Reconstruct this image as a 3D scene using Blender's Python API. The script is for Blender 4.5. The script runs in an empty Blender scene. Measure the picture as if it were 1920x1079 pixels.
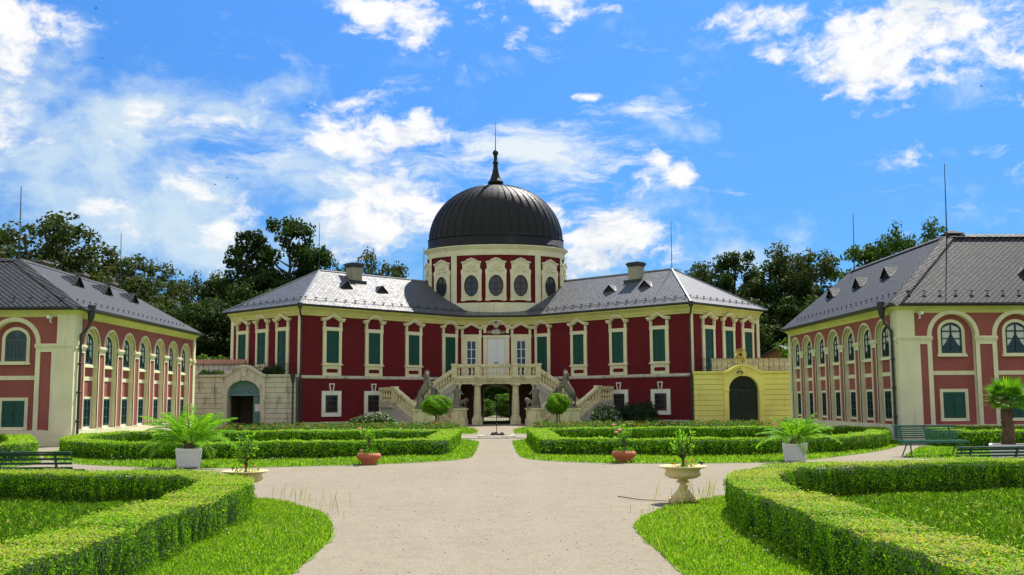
import bpy, bmesh, math, random
import numpy as np
from mathutils import Vector, Matrix
R = math.radians
scene = bpy.context.scene
COL = scene.collection

# ------------------------------------------------------------------ camera
PITCH, YAW, ROLL = R(6.27), R(0.9), R(0.33)
cam_d = bpy.data.cameras.new("camera"); cam = bpy.data.objects.new("camera", cam_d); COL.objects.link(cam)
cam_d.lens = 36.0; cam_d.sensor_width = 36.0; cam_d.clip_start = 0.1; cam_d.clip_end = 3000
_f = Vector((math.sin(YAW)*math.cos(PITCH), math.cos(YAW)*math.cos(PITCH), math.sin(PITCH)))
_r = Vector((math.cos(YAW), -math.sin(YAW), 0)); _u = _r.cross(_f)
_r2 = _r*math.cos(ROLL) - _u*math.sin(ROLL); _u2 = _r*math.sin(ROLL) + _u*math.cos(ROLL)
cam.matrix_world = Matrix(((_r2.x, _u2.x, -_f.x, 0), (_r2.y, _u2.y, -_f.y, 0), (_r2.z, _u2.z, -_f.z, 1.65), (0, 0, 0, 1)))
scene.camera = cam
scene.view_settings.view_transform = 'Standard'; scene.view_settings.look = 'None'
scene.view_settings.exposure = 0.9; scene.view_settings.gamma = 1.0

# ------------------------------------------------------------------ sun + sky
SUN_AZ, SUN_EL = R(27.0), R(54.0)          # azimuth to the right of +Y
sd = Vector((math.sin(SUN_AZ)*math.cos(SUN_EL), math.cos(SUN_AZ)*math.cos(SUN_EL), math.sin(SUN_EL)))
sl = bpy.data.lights.new("sun", 'SUN'); sun = bpy.data.objects.new("sun", sl); COL.objects.link(sun)
sl.energy = 4.3; sl.angle = R(0.5); sl.color = (1.0, 0.94, 0.84)
sun.rotation_euler = sd.to_track_quat('Z', 'Y').to_euler(); sun.location = (30, 40, 60)

world = bpy.data.worlds.new("World"); scene.world = world; world.use_nodes = True
WN = world.node_tree; WN.nodes.clear()
class NT:
    """small node-building helper"""
    def __init__(s, nt): s.nt = nt
    def n(s, t, **kw):
        nd = s.nt.nodes.new(t)
        for k, v in kw.items(): setattr(nd, k, v)
        return nd
    def link(s, a, b): s.nt.links.new(a, b)
    def inp(s, sock, v):
        if hasattr(v, 'is_output'): s.link(v, sock)
        else: sock.default_value = v
    def math(s, op, a, b=None, clamp=False):
        nd = s.n('ShaderNodeMath', operation=op); nd.use_clamp = clamp
        s.inp(nd.inputs[0], a)
        if b is not None: s.inp(nd.inputs[1], b)
        return nd.outputs[0]
    def vmath(s, op, a, b=None):
        nd = s.n('ShaderNodeVectorMath', operation=op)
        s.inp(nd.inputs[0], a)
        if b is not None: s.inp(nd.inputs[1], b)
        return nd.outputs['Value'] if op in ('LENGTH', 'DOT_PRODUCT', 'DISTANCE') else nd.outputs[0]
    def smooth(s, v, lo, hi, a=0.0, b=1.0, kind='SMOOTHSTEP'):
        nd = s.n('ShaderNodeMapRange', interpolation_type=kind)
        s.inp(nd.inputs[0], v); s.inp(nd.inputs[1], lo); s.inp(nd.inputs[2], hi); s.inp(nd.inputs[3], a); s.inp(nd.inputs[4], b)
        return nd.outputs[0]
    def noise(s, vec, scale, detail=6.0, rough=0.55, lac=2.0, dist=0.0):
        nd = s.n('ShaderNodeTexNoise'); s.inp(nd.inputs['Vector'], vec)
        nd.inputs['Scale'].default_value = scale; nd.inputs['Detail'].default_value = detail
        nd.inputs['Roughness'].default_value = rough; nd.inputs['Lacunarity'].default_value = lac
        nd.inputs['Distortion'].default_value = dist
        return nd.outputs['Fac']
    def mix(s, fac, a, b, kind='MIX'):
        nd = s.n('ShaderNodeMix', data_type='RGBA', blend_type=kind)
        s.inp(nd.inputs[0], fac); s.inp(nd.inputs[6], a); s.inp(nd.inputs[7], b)
        return nd.outputs[2]

def build_sky():
    N = NT(WN)
    tc = N.n('ShaderNodeTexCoord').outputs['Generated']
    sx = N.n('ShaderNodeSeparateXYZ'); N.link(tc, sx.inputs[0])
    az = N.math('ARCTAN2', sx.outputs[0], sx.outputs[1]); el = N.math('ARCSINE', sx.outputs[2])
    cb = N.n('ShaderNodeCombineXYZ'); N.link(az, cb.inputs[0]); N.link(el, cb.inputs[1]); P = cb.outputs[0]
    sky = N.n('ShaderNodeTexSky', sky_type='NISHITA'); sky.sun_disc = False
    sky.sun_elevation = SUN_EL; sky.sun_rotation = SUN_AZ; sky.air_density = 1.0; sky.dust_density = 0.2; sky.ozone_density = 3.0
    base = N.mix(1.0, sky.outputs[0], (SKYT[0], SKYT[1], SKYT[2], 1), 'MULTIPLY')
    g = N.smooth(el, 0.12, 0.62, 0.92, 1.75, 'LINEAR'); gc = N.n('ShaderNodeCombineXYZ'); [N.link(g, gc.inputs[i]) for i in range(3)]
    base = N.mix(1.0, base, gc.outputs[0], 'MULTIPLY')
    def blobs(lst):
        tot = None
        for (a, e, ra, re, k) in lst:
            d = N.vmath('LENGTH', N.vmath('MULTIPLY', N.vmath('SUBTRACT', P, (a, e, 0)), (1/ra, 1/re, 0)))
            v = N.smooth(d, 0.0, 1.45, k, 0.0, 'LINEAR')
            tot = v if tot is None else N.math('MAXIMUM', tot, v)
        return tot
    warp = N.n('ShaderNodeTexNoise'); N.link(P, warp.inputs['Vector']); warp.inputs['Scale'].default_value = 7.0; warp.inputs['Detail'].default_value = 6; warp.inputs['Roughness'].default_value = 0.6
    Pw = N.vmath('ADD', P, N.vmath('MULTIPLY', N.vmath('SUBTRACT', warp.outputs['Color'], (.5, .5, .5)), (.085, .055, 0)))
    # cumulus banks
    Pc = N.vmath('MULTIPLY', Pw, (0.72, 1.15, 1.0))
    n1 = N.noise(Pc, 13.0, 13, 0.64)
    m1 = N.math('ADD', blobs(CUM), N.math('MULTIPLY', N.math('SUBTRACT', n1, 0.5), 4.6))
    d1 = N.smooth(m1, 0.38, 1.0)
    # thin streaky veils
    st = N.vmath('MULTIPLY', Pw, (6.0, 24.0, 1.0))
    rot = N.n('ShaderNodeVectorRotate', rotation_type='Z_AXIS'); N.link(st, rot.inputs[0]); rot.inputs['Angle'].default_value = 0.10
    n2 = N.noise(rot.outputs[0], 1.15, 12, 0.68)
    m2 = N.math('ADD', blobs(WISP), N.math('MULTIPLY', N.math('SUBTRACT', n2, 0.5), 4.2))
    d2 = N.smooth(m2, 0.30, 1.25)
    # soft milky haze patches
    n3 = N.noise(N.vmath('MULTIPLY', Pw, (1.0, 1.5, 1.0)), 8.0, 10, 0.58)
    m3 = N.math('ADD', blobs(SOFT), N.math('MULTIPLY', N.math('SUBTRACT', n3, 0.5), 4.0))
    d3 = N.smooth(m3, 0.15, 1.15)
    # inner shade of the cumulus: thick centres and undersides turn grey-blue
    n1b = N.noise(N.vmath('ADD', Pc, (0.010, 0.018, 0)), 13.0, 8, 0.60)
    lit = N.smooth(N.math('SUBTRACT', n1, n1b), -0.14, 0.05)
    ccol = N.mix(lit, (6.8, 7.9, 9.4, 1), (10.9, 10.9, 10.9, 1))
    out = N.mix(N.math('MULTIPLY', d3, 0.9), base, (7.4, 9.0, 10.0, 1))
    out = N.mix(N.math('MULTIPLY', d2, 0.95), out, (9.2, 10.0, 10.4, 1))
    out = N.mix(d1, out, ccol)
    # broken unseen cloud cover added behind and beside the camera to fill shaded walls
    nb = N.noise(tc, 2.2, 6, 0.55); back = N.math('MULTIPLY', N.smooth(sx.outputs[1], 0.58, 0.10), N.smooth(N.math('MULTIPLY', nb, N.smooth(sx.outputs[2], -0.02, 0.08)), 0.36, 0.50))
    out = N.mix(back, out, (BACK_FILL[0], BACK_FILL[1], BACK_FILL[2], 1))
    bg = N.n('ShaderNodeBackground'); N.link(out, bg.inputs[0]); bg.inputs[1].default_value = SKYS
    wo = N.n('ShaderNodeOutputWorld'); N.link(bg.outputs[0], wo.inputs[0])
BACK_FILL = (7.6, 7.7, 7.9); SKYT = (0.42, 0.86, 1.34); SKYS = 0.049
# clouds as (azimuth, elevation, half width, half height, strength) in radians
CUM = [(-0.1265, 0.2750, 0.0573, 0.0391, 1.05), (-0.1001, 0.2581, 0.0573, 0.0365, 1.00), (-0.1210, 0.2449, 0.0469, 0.0260, 0.90), (-0.0892, 0.1944, 0.0781, 0.0391, 1.00), (-0.1254, 0.1681, 0.0885, 0.0312, 1.00), (-0.0524, 0.1742, 0.0573, 0.0417, 1.00), (0.0923, 0.1629, 0.0677, 0.0391, 1.15), (0.1236, 0.1597, 0.0417, 0.0312, 1.00), (0.0945, 0.1343, 0.0885, 0.0365, 1.10),
       (0.3007, 0.3537, 0.0781, 0.0219, 0.85), (0.3688, 0.3461, 0.1198, 0.0339, 1.10), (0.4422, 0.3293, 0.1094, 0.0391, 1.15), (0.4855, 0.3160, 0.0885, 0.0469, 1.10), (0.3763, 0.3040, 0.0677, 0.0250, 0.95), (0.4319, 0.3056, 0.0781, 0.0260, 0.90), (0.1871, 0.2191, 0.0208, 0.0146, 0.85), (0.1614, 0.2288, 0.0187, 0.0089, 0.75), (0.0253, 0.3531, 0.0312, 0.0167, 0.95), (0.0576, 0.3546, 0.0234, 0.0094, 0.75), (-0.2638, 0.1606, 0.0391, 0.0177, 1.00),
       (-0.0849, 0.3701, 0.0885, 0.0339, 0.95), (-0.0151, 0.3776, 0.0833, 0.0260, 1.00), (-0.2398, 0.1851, 0.0365, 0.0286, 0.95), (0.4237, 0.1459, 0.0365, 0.0083, 0.75), (-0.1560, 0.1445, 0.0417, 0.0234, 0.90), (0.0889, 0.2924, 0.0187, 0.0047, 0.80), (-0.4548, 0.3342, 0.0677, 0.0521, 1.00), (-0.4593, 0.2932, 0.0312, 0.0521, 0.85), (-0.3751, 0.1779, 0.0521, 0.0260, 0.85), (-0.3585, 0.1596, 0.0469, 0.0208, 0.80), (-0.2722, 0.2011, 0.0625, 0.0260, 0.80), (-0.3270, 0.2634, 0.1042, 0.0365, 0.72), (-0.2836, 0.2619, 0.0625, 0.0234, 0.70)]
WISP = [(-0.0684, 0.2332, 0.2083, 0.0365, 0.78), (0.0484, 0.2409, 0.1042, 0.0339, 1.05), (-0.1622, 0.2208, 0.1562, 0.0286, 0.70), (0.0639, 0.2073, 0.0781, 0.0198, 1.00), (0.1391, 0.2842, 0.0286, 0.0146, 0.62), (0.0797, 0.1993, 0.0573, 0.0125, 0.95), (-0.2037, 0.2593, 0.0469, 0.0115, 0.50), (-0.0313, 0.2591, 0.0938, 0.0177, 0.75), (0.1624, 0.2732, 0.0208, 0.0094, 0.50)]
SOFT = [(-0.3364, 0.2626, 0.1120, 0.0417, 1.20), (-0.3907, 0.2316, 0.1458, 0.0677, 1.10), (-0.4116, 0.1967, 0.1823, 0.0781, 0.95), (-0.2622, 0.1916, 0.1458, 0.0677, 0.95), (-0.4471, 0.3084, 0.0677, 0.0885, 0.95), (-0.3748, 0.1707, 0.0938, 0.0469, 1.00), (-0.1459, 0.1601, 0.1823, 0.0625, 0.95), (0.1048, 0.1238, 0.1562, 0.0625, 0.90), (0.2934, 0.1586, 0.2604, 0.0260, 0.25), (-0.1208, 0.2322, 0.1250, 0.0469, 0.35), (0.0110, 0.2181, 0.1198, 0.0286, 0.40)]
build_sky()

# ------------------------------------------------------------------ materials
MATS = {}
def newmat(name):
    m = bpy.data.materials.new(name); m.use_nodes = True
    nt = m.node_tree; nt.nodes.clear(); N = NT(nt)
    o = N.n('ShaderNodeOutputMaterial'); b = N.n('ShaderNodeBsdfPrincipled'); N.link(b.outputs[0], o.inputs[0])
    MATS[name] = m
    return m, N, b, o
def scl(c, k): return (c[0]*k, c[1]*k, c[2]*k, 1)
def plain(name, col, rough=0.6, metal=0.0, var=0.18, scale=6.0, bump=0.0, spec=0.4):
    m, N, b, o = newmat(name)
    tc = N.n('ShaderNodeTexCoord').outputs['Object']
    n = N.noise(tc, scale, 6, 0.6)
    N.link(N.mix(n, scl(col, 1-var*1.4), scl(col, 1+var*1.4)), b.inputs['Base Color'])
    b.inputs['Roughness'].default_value = rough; b.inputs['Metallic'].default_value = metal
    b.inputs['Specular IOR Level'].default_value = spec
    if bump:
        bp = N.n('ShaderNodeBump'); bp.inputs['Strength'].default_value = bump; bp.inputs['Distance'].default_value = 0.02
        N.link(n, bp.inputs['Height']); N.link(bp.outputs[0], b.inputs['Normal'])
    return m
def plaster(name, col, dirt=(0.10, 0.09, 0.07), amt=0.25, fleck=0.5, rough=0.9):
    """rendered wall: blotches, fine grain and rain streaks"""
    m, N, b, o = newmat(name)
    tc = N.n('ShaderNodeTexCoord').outputs['Object']
    big = N.noise(tc, 0.9, 5, 0.6); fine = N.noise(tc, 34.0, 4, 0.7)
    stre = N.noise(N.vmath('MULTIPLY', tc, (3.4, 3.4, 0.32)), 1.0, 7, 0.66); pat = N.noise(tc, 0.38, 3, 0.5)
    c = N.mix(big, scl(col, 0.74), scl(col, 1.20)); c = N.mix(N.smooth(pat, 0.42, 0.62, 0, 0.30), c, scl((col[0]*1.06, col[1]*1.12, col[2]*1.10), 1.18))
    c = N.mix(N.smooth(fine, 0.40, 0.75, 0, fleck), c, scl(col, 0.62))
    c = N.mix(N.math('MULTIPLY', N.smooth(stre, 0.52, 0.80), amt), c, (*dirt, 1))
    N.link(c, b.inputs['Base Color']); b.inputs['Roughness'].default_value = rough; b.inputs['Specular IOR Level'].default_value = 0.15
    bp = N.n('ShaderNodeBump'); bp.inputs['Strength'].default_value = 0.25; bp.inputs['Distance'].default_value = 0.015
    N.link(fine, bp.inputs['Height']); N.link(bp.outputs[0], b.inputs['Normal'])
    return m
def stone(name, col, lichen=(0.16, 0.15, 0.05), dark=(0.05, 0.047, 0.04), k=0.6, d=0.7):
    m, N, b, o = newmat(name)
    tc = N.n('ShaderNodeTexCoord').outputs['Object']
    a = N.noise(tc, 1.7, 7, 0.65); g = N.noise(tc, 18.0, 5, 0.7); s = N.noise(N.vmath('MULTIPLY', tc, (3.2, 3.2, 0.7)), 1.0, 6, 0.62)
    c = N.mix(g, scl(col, 0.72), scl(col, 1.22))
    c = N.mix(N.math('MULTIPLY', N.smooth(a, 0.50, 0.72), k), c, (*lichen, 1))
    c = N.mix(N.math('MULTIPLY', N.smooth(s, 0.50, 0.74), d), c, (*dark, 1))
    N.link(c, b.inputs['Base Color']); b.inputs['Roughness'].default_value = 0.92; b.inputs['Specular IOR Level'].default_value = 0.15
    bp = N.n('ShaderNodeBump'); bp.inputs['Strength'].default_value = 0.5; bp.inputs['Distance'].default_value = 0.03
    N.link(g, bp.inputs['Height']); N.link(bp.outputs[0], b.inputs['Normal'])
    return m
def slate(name, col, tile=0.34, rough=0.42, spec=0.5, gap=0.3, mort=0.055):
    """diamond laid slates from metric UVs"""
    m, N, b, o = newmat(name)
    uv = N.n('ShaderNodeTexCoord').outputs['UV']
    rt = N.n('ShaderNodeVectorRotate', rotation_type='Z_AXIS'); N.link(uv, rt.inputs[0]); rt.inputs['Angle'].default_value = R(45)
    br = N.n('ShaderNodeTexBrick'); br.offset = 0.0; br.squash = 1.0
    N.link(rt.outputs[0], br.inputs['Vector'])
    br.inputs['Color1'].default_value = (0.0, 0, 0, 1); br.inputs['Color2'].default_value = (1, 1, 1, 1); br.inputs['Mortar'].default_value = (0.5, 0.5, 0.5, 1)
    br.inputs['Scale'].default_value = 1.0; br.inputs['Mortar Size'].default_value = tile*mort; br.inputs['Mortar Smooth'].default_value = 0.3
    br.inputs['Brick Width'].default_value = tile; br.inputs['Row Height'].default_value = tile
    big = N.noise(uv, 0.6, 5, 0.6); fine = N.noise(uv, 12.0, 4, 0.7)
    t = N.math('ADD', N.math('MULTIPLY', br.outputs['Color'], 0.6), N.math('MULTIPLY', fine, 0.5))
    c = N.mix(t, scl(col, 0.62), scl(col, 1.35))
    c = N.mix(N.smooth(big, 0.35, 0.75, 0, 0.35), c, scl((col[0]*1.1, col[1]*1.02, col[2]*0.86), 1.2))
    c = N.mix(br.outputs['Fac'], c, scl(col, gap))
    N.link(c, b.inputs['Base Color'])
    N.link(N.math('ADD', N.math('MULTIPLY', br.outputs['Color'], 0.18), rough-0.05), b.inputs['Roughness'])
    b.inputs['Specular IOR Level'].default_value = spec
    bp = N.n('ShaderNodeBump'); bp.inputs['Strength'].default_value = 0.6; bp.inputs['Distance'].default_value = 0.02
    N.link(N.math('SUBTRACT', N.math('ADD', N.math('MULTIPLY', br.outputs['Color'], .5), N.math('MULTIPLY', fine, .5)), br.outputs['Fac']), bp.inputs['Height']); N.link(bp.outputs[0], b.inputs['Normal'])
    return m
def leafmat(name, cols, trans=0.35, tcol=None, rough=0.7, spec=0.12):
    """leaf: colour by the leaf's own random number, part of the light passing through"""
    m = bpy.data.materials.new(name); m.use_nodes = True; nt = m.node_tree; nt.nodes.clear(); N = NT(nt); MATS[name] = m
    at = N.n('ShaderNodeAttribute', attribute_name='rnd')
    rp = N.n('ShaderNodeValToRGB'); N.link(at.outputs['Fac'], rp.inputs[0])
    el = rp.color_ramp.elements
    while len(el) < len(cols): el.new(0.5)
    for i, (p, c) in enumerate(cols): el[i].position = p; el[i].color = (*c, 1)
    b = N.n('ShaderNodeBsdfPrincipled'); N.link(rp.outputs[0], b.inputs['Base Color']); b.inputs['Roughness'].default_value = rough; b.inputs['Specular IOR Level'].default_value = spec
    t = N.n('ShaderNodeBsdfTranslucent')
    N.link(N.mix(1.0, rp.outputs[0], (*(tcol or (1.5, 1.6, 0.7)), 1), 'MULTIPLY'), t.inputs[0])
    mx = N.n('ShaderNodeMixShader'); mx.inputs[0].default_value = trans; N.link(b.outputs[0], mx.inputs[1]); N.link(t.outputs[0], mx.inputs[2])
    o = N.n('ShaderNodeOutputMaterial'); N.link(mx.outputs[0], o.inputs[0])
    return m
def gravelmat():
    m, N, b, o = newmat('gravel')
    tc = N.n('ShaderNodeTexCoord').outputs['Object']
    big = N.noise(tc, 0.35, 6, 0.6); mid = N.noise(tc, 2.6, 6, 0.65); fine = N.noise(tc, 55.0, 3, 0.8)
    vo = N.n('ShaderNodeTexVoronoi'); N.link(tc, vo.inputs['Vector']); vo.inputs['Scale'].default_value = 42.0
    c = N.mix(big, (0.200, 0.172, 0.124, 1), (0.275, 0.240, 0.178, 1))
    c = N.mix(N.smooth(mid, 0.42, 0.72, 0, 0.45), c, (0.175, 0.142, 0.102, 1))
    c = N.mix(N.smooth(vo.outputs['Color'], 0.2, 0.9, 0, 0.42), c, (0.345, 0.31, 0.25, 1))
    c = N.mix(N.smooth(fine, 0.56, 0.72, 0, 0.6), c, (0.13, 0.105, 0.08, 1))
    wob = N.noise(tc, 0.5, 4, 0.6); sx = N.n('ShaderNodeSeparateXYZ'); N.link(tc, sx.inputs[0])
    trk = N.math('ABSOLUTE', N.math('SUBTRACT', N.math('ABSOLUTE', N.math('ADD', sx.outputs[0], N.math('MULTIPLY', N.math('SUBTRACT', wob, 0.5), 1.6))), 0.72))
    c = N.mix(N.math('MULTIPLY', N.smooth(trk, 0.30, 0.05), N.smooth(mid, 0.35, 0.65, 0.0, 0.22)), c, (0.32, 0.285, 0.225, 1))
    sp = N.noise(tc, 9.0, 5, 0.75); c = N.mix(N.smooth(sp, 0.60, 0.74, 0, 0.55), c, (0.125, 0.10, 0.072, 1))
    gr = N.noise(tc, 1.1, 7, 0.7); c = N.mix(N.smooth(gr, 0.60, 0.80, 0, 0.30), c, (0.165, 0.155, 0.085, 1))
    N.link(c, b.inputs['Base Color']); b.inputs['Roughness'].default_value = 0.95; b.inputs['Specular IOR Level'].default_value = 0.1
    bp = N.n('ShaderNodeBump'); bp.inputs['Strength'].default_value = 0.5; bp.inputs['Distance'].default_value = 0.010
    N.link(N.math('ADD', N.math('MULTIPLY', vo.outputs['Distance'], 1.0), N.math('MULTIPLY', mid, 0.8)), bp.inputs['Height']); N.link(bp.outputs[0], b.inputs['Normal'])
    return m
def lawnmat():
    m, N, b, o = newmat('lawn_soil')
    tc = N.n('ShaderNodeTexCoord').outputs['Object']
    a = N.noise(tc, 0.9, 6, 0.65); g = N.noise(tc, 22.0, 4, 0.7)
    c = N.mix(a, (0.10, 0.20, 0.016, 1), (0.19, 0.28, 0.035, 1))
    c = N.mix(N.smooth(g, 0.4, 0.7, 0, 0.6), c, (0.06, 0.13, 0.014, 1))
    N.link(c, b.inputs['Base Color']); b.inputs['Roughness'].default_value = 0.95
    bp = N.n('ShaderNodeBump'); bp.inputs['Strength'].default_value = 0.8; bp.inputs['Distance'].default_value = 0.04
    N.link(g, bp.inputs['Height']); N.link(bp.outputs[0], b.inputs['Normal'])
    return m
def glassmat(name, col=(0.02, 0.03, 0.045)):
    m, N, b, o = newmat(name)
    b.inputs['Base Color'].default_value = (*col, 1); b.inputs['Roughness'].default_value = 0.06; b.inputs['Specular IOR Level'].default_value = 0.6
    n = N.noise(N.n('ShaderNodeTexCoord').outputs['Object'], 2.5, 3, 0.5)
    bp = N.n('ShaderNodeBump'); bp.inputs['Strength'].default_value = 0.08; bp.inputs['Distance'].default_value = 0.05
    N.link(n, bp.inputs['Height']); N.link(bp.outputs[0], b.inputs['Normal'])
    return m
def coppermat():
    """blackened sheet-metal dome with paler washed streaks"""
    m, N, b, o = newmat('dome_metal')
    tc = N.n('ShaderNodeTexCoord').outputs['Object']
    a = N.noise(N.vmath('MULTIPLY', tc, (1.6, 1.6, 0.5)), 1.0, 6, 0.65); g = N.noise(tc, 5.0, 5, 0.6)
    c = N.mix(g, (0.004, 0.005, 0.006, 1), (0.014, 0.015, 0.016, 1))
    c = N.mix(N.smooth(a, 0.56, 0.76, 0, 0.5), c, (0.045, 0.047, 0.047, 1))
    N.link(c, b.inputs['Base Color']); N.link(N.smooth(g, 0.3, 0.7, 0.42, 0.62, 'LINEAR'), b.inputs['Roughness']); b.inputs['Specular IOR Level'].default_value = 0.32
    bp = N.n('ShaderNodeBump'); bp.inputs['Strength'].default_value = 0.35; bp.inputs['Distance'].default_value = 0.05
    N.link(g, bp.inputs['Height']); N.link(bp.outputs[0], b.inputs['Normal'])
    return m
RED = plaster('palace_red', (0.150, 0.0155, 0.021), (0.055, 0.016, 0.016), 0.7, 0.5)
PINK = plaster('pavilion_red', (0.355, 0.105, 0.096), (0.20, 0.07, 0.06), 0.6, 0.35)
CREAM = plaster('cream_trim', (0.81, 0.74, 0.51), (0.38, 0.35, 0.25), 0.5, 0.15)
CORN = plaster('ochre_cornice', (0.66, 0.60, 0.24), (0.35, 0.32, 0.14), 0.35, 0.15)
WHITE = plaster('white_trim', (0.80, 0.78, 0.70), (0.45, 0.42, 0.36), 0.25, 0.08)
YELLOW = plaster('yellow_wall', (0.92, 0.83, 0.255), (0.34, 0.28, 0.08), 0.45, 0.25)
YELD = plaster('yellow_groove', (0.34, 0.28, 0.09))
STONE = stone('sandstone', (0.82, 0.75, 0.46), (0.34, 0.31, 0.11), (0.085, 0.08, 0.055), 0.6, 0.62)
STONED = stone('weathered_stone', (0.64, 0.59, 0.50), (0.20, 0.19, 0.07), (0.07, 0.065, 0.055), 0.5, 0.75)
STATUE = stone('statue_stone', (0.23, 0.22, 0.175), (0.13, 0.13, 0.07), (0.04, 0.04, 0.036), 0.6, 0.9)
GROOVE = plain('stone_groove', (0.10, 0.09, 0.075), 0.95)
SLATE = slate('pavilion_slate', (0.072, 0.080, 0.096), 0.16, 0.62, 0.16, 0.02, 0.20)
PSLATE = slate('palace_slate', (0.092, 0.099, 0.115), 0.20, 0.52, 0.28, 0.4)
DOME = coppermat()
ZINC = plain('dark_zinc', (0.045, 0.047, 0.052), 0.45, 0.3, 0.3, 4.0)
SKIRT = plain('tarnished_sheet', (0.14, 0.16, 0.16), 0.4, 0.3, 0.5, 1.5)
SHUT = plain('green_shutter', (0.010, 0.085, 0.062), 0.45, 0, 0.2, 3.0)
SHUTB = plain('grey_green_shutter', (0.060, 0.095, 0.105), 0.5, 0, 0.2, 3.0)
DGREEN = plain('dark_green_paint', (0.008, 0.036, 0.030), 0.4, 0, 0.2, 3.0)
SASHW = plain('white_paint', (0.80, 0.81, 0.84), 0.5, 0, 0.04, 3.0)
SASHG = plain('green_sash', (0.012, 0.045, 0.05), 0.45)
SASHB = plain('blue_sash', (0.03, 0.08, 0.105), 0.45)
BLUEDOOR = plain('blue_grey_door', (0.13, 0.25, 0.30), 0.55, 0, 0.25, 8.0)
GLASS = glassmat('window_glass')
CURT = plain('net_curtain', (0.62, 0.63, 0.64), 0.8, 0, 0.2, 9.0)
DARK = plain('dark_interior', (0.025, 0.022, 0.020), 0.9)
INNER = plain('passage_plaster', (0.30, 0.25, 0.16), 0.9, 0, 0.3, 1.5)
IRON = plain('black_iron', (0.012, 0.012, 0.013), 0.5, 0.3)
GOLD = plain('gilt_metal', (0.55, 0.45, 0.10), 0.4, 0.4)
GRAVEL = gravelmat(); LAWN = lawnmat()
TUBW = plain('white_tub', (0.80, 0.80, 0.82), 0.5, 0, 0.05, 5)
TERRA = plain('terracotta', (0.42, 0.12, 0.055), 0.75, 0, 0.2, 7, 0.2)
URN = stone('urn_stone', (0.78, 0.64, 0.33), (0.50, 0.40, 0.13), (0.33, 0.26, 0.12), 0.5, 0.4)
BGREEN = plain('bench_green', (0.020, 0.13, 0.095), 0.4, 0, 0.25, 9)
BDARK = plain('bench_dark_green', (0.012, 0.055, 0.035), 0.4, 0, 0.3, 9)
WOOD = plain('shed_wood', (0.36, 0.20, 0.11), 0.8, 0, 0.35, 4)
TILE = plain('roof_tile', (0.52, 0.27, 0.18), 0.8, 0, 0.3, 9, 0.3)
BARK = stone('bark', (0.10, 0.08, 0.06), (0.05, 0.055, 0.03), (0.02, 0.017, 0.014))
PBARK = stone('palm_bark', (0.13, 0.085, 0.05), (0.08, 0.06, 0.03), (0.03, 0.02, 0.012))
SOIL = plain('soil', (0.045, 0.032, 0.022), 0.95)
CHIM = plaster('chimney_render', (0.40, 0.37, 0.27), (0.14, 0.13, 0.10), 0.6)
PAPER = plain('paper', (0.78, 0.80, 0.86), 0.7, 0, 0.03)
HEDGE = leafmat('hedge_leaf', [(0.0, (0.030, 0.09, 0.005)), (0.4, (0.12, 0.28, 0.008)), (0.72, (0.27, 0.45, 0.018)), (0.86, (0.39, 0.42, 0.07)), (1.0, (0.40, 0.29, 0.13))], 0.36, (1.5, 1.7, 0.4))
HCORE = plain('hedge_core', (0.022, 0.050, 0.009), 0.95, 0, 0.5, 9)
GRASSM = leafmat('grass_blade', [(0.0, (0.050, 0.115, 0.010)), (0.3, (0.085, 0.185, 0.014)), (0.55, (0.225, 0.385, 0.035)), (0.85, (0.36, 0.47, 0.085)), (1.0, (0.30, 0.27, 0.15))], 0.42, (1.5, 1.7, 0.4))
TREEM = [leafmat('tree_leaf_dark', [(0.0, (0.014, 0.032, 0.008)), (0.6, (0.032, 0.062, 0.013)), (1.0, (0.075, 0.115, 0.022))], 0.25),
         leafmat('tree_leaf_mid', [(0.0, (0.020, 0.050, 0.010)), (0.6, (0.045, 0.090, 0.016)), (1.0, (0.095, 0.15, 0.03))], 0.3),
         leafmat('tree_leaf_olive', [(0.0, (0.030, 0.045, 0.014)), (0.6, (0.06, 0.085, 0.024)), (1.0, (0.11, 0.125, 0.04))], 0.25),
         leafmat('tree_leaf_bright', [(0.0, (0.045, 0.11, 0.014)), (0.6, (0.09, 0.18, 0.022)), (1.0, (0.16, 0.25, 0.04))], 0.35)]
PALML = leafmat('palm_leaf', [(0.0, (0.08, 0.22, 0.010)), (0.6, (0.15, 0.33, 0.018)), (1.0, (0.26, 0.42, 0.06))], 0.4, (1.5, 1.7, 0.4))
FANL = leafmat('fan_leaf', [(0.0, (0.05, 0.16, 0.010)), (0.6, (0.10, 0.25, 0.018)), (1.0, (0.20, 0.34, 0.05))], 0.35, (1.5, 1.7, 0.4))
SHRUBL = leafmat('shrub_leaf', [(0.0, (0.09, 0.24, 0.012)), (0.6, (0.17, 0.36, 0.025)), (1.0, (0.28, 0.45, 0.07))], 0.45, (1.5, 1.7, 0.4))
BALLL = leafmat('topiary_leaf', [(0.0, (0.07, 0.18, 0.012)), (0.6, (0.17, 0.34, 0.022)), (1.0, (0.36, 0.50, 0.09))], 0.4, (1.5, 1.7, 0.4))
BUSHD = leafmat('bush_leaf_dark', [(0.0, (0.010, 0.022, 0.010)), (0.7, (0.024, 0.042, 0.018)), (1.0, (0.05, 0.07, 0.03))], 0.15, None, 0.4)
BUSHV = leafmat('bush_leaf_pale', [(0.0, (0.03, 0.075, 0.015)), (0.5, (0.08, 0.14, 0.04)), (0.62, (0.10, 0.17, 0.05)), (0.66, (0.62, 0.62, 0.60)), (1.0, (0.70, 0.68, 0.66))], 0.2)
PETO = plain('orange_petal', (0.75, 0.13, 0.02), 0.6); PETP = plain('pink_petal', (0.72, 0.28, 0.26), 0.6); PETY = plain('yellow_petal', (0.80, 0.62, 0.03), 0.6)
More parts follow.
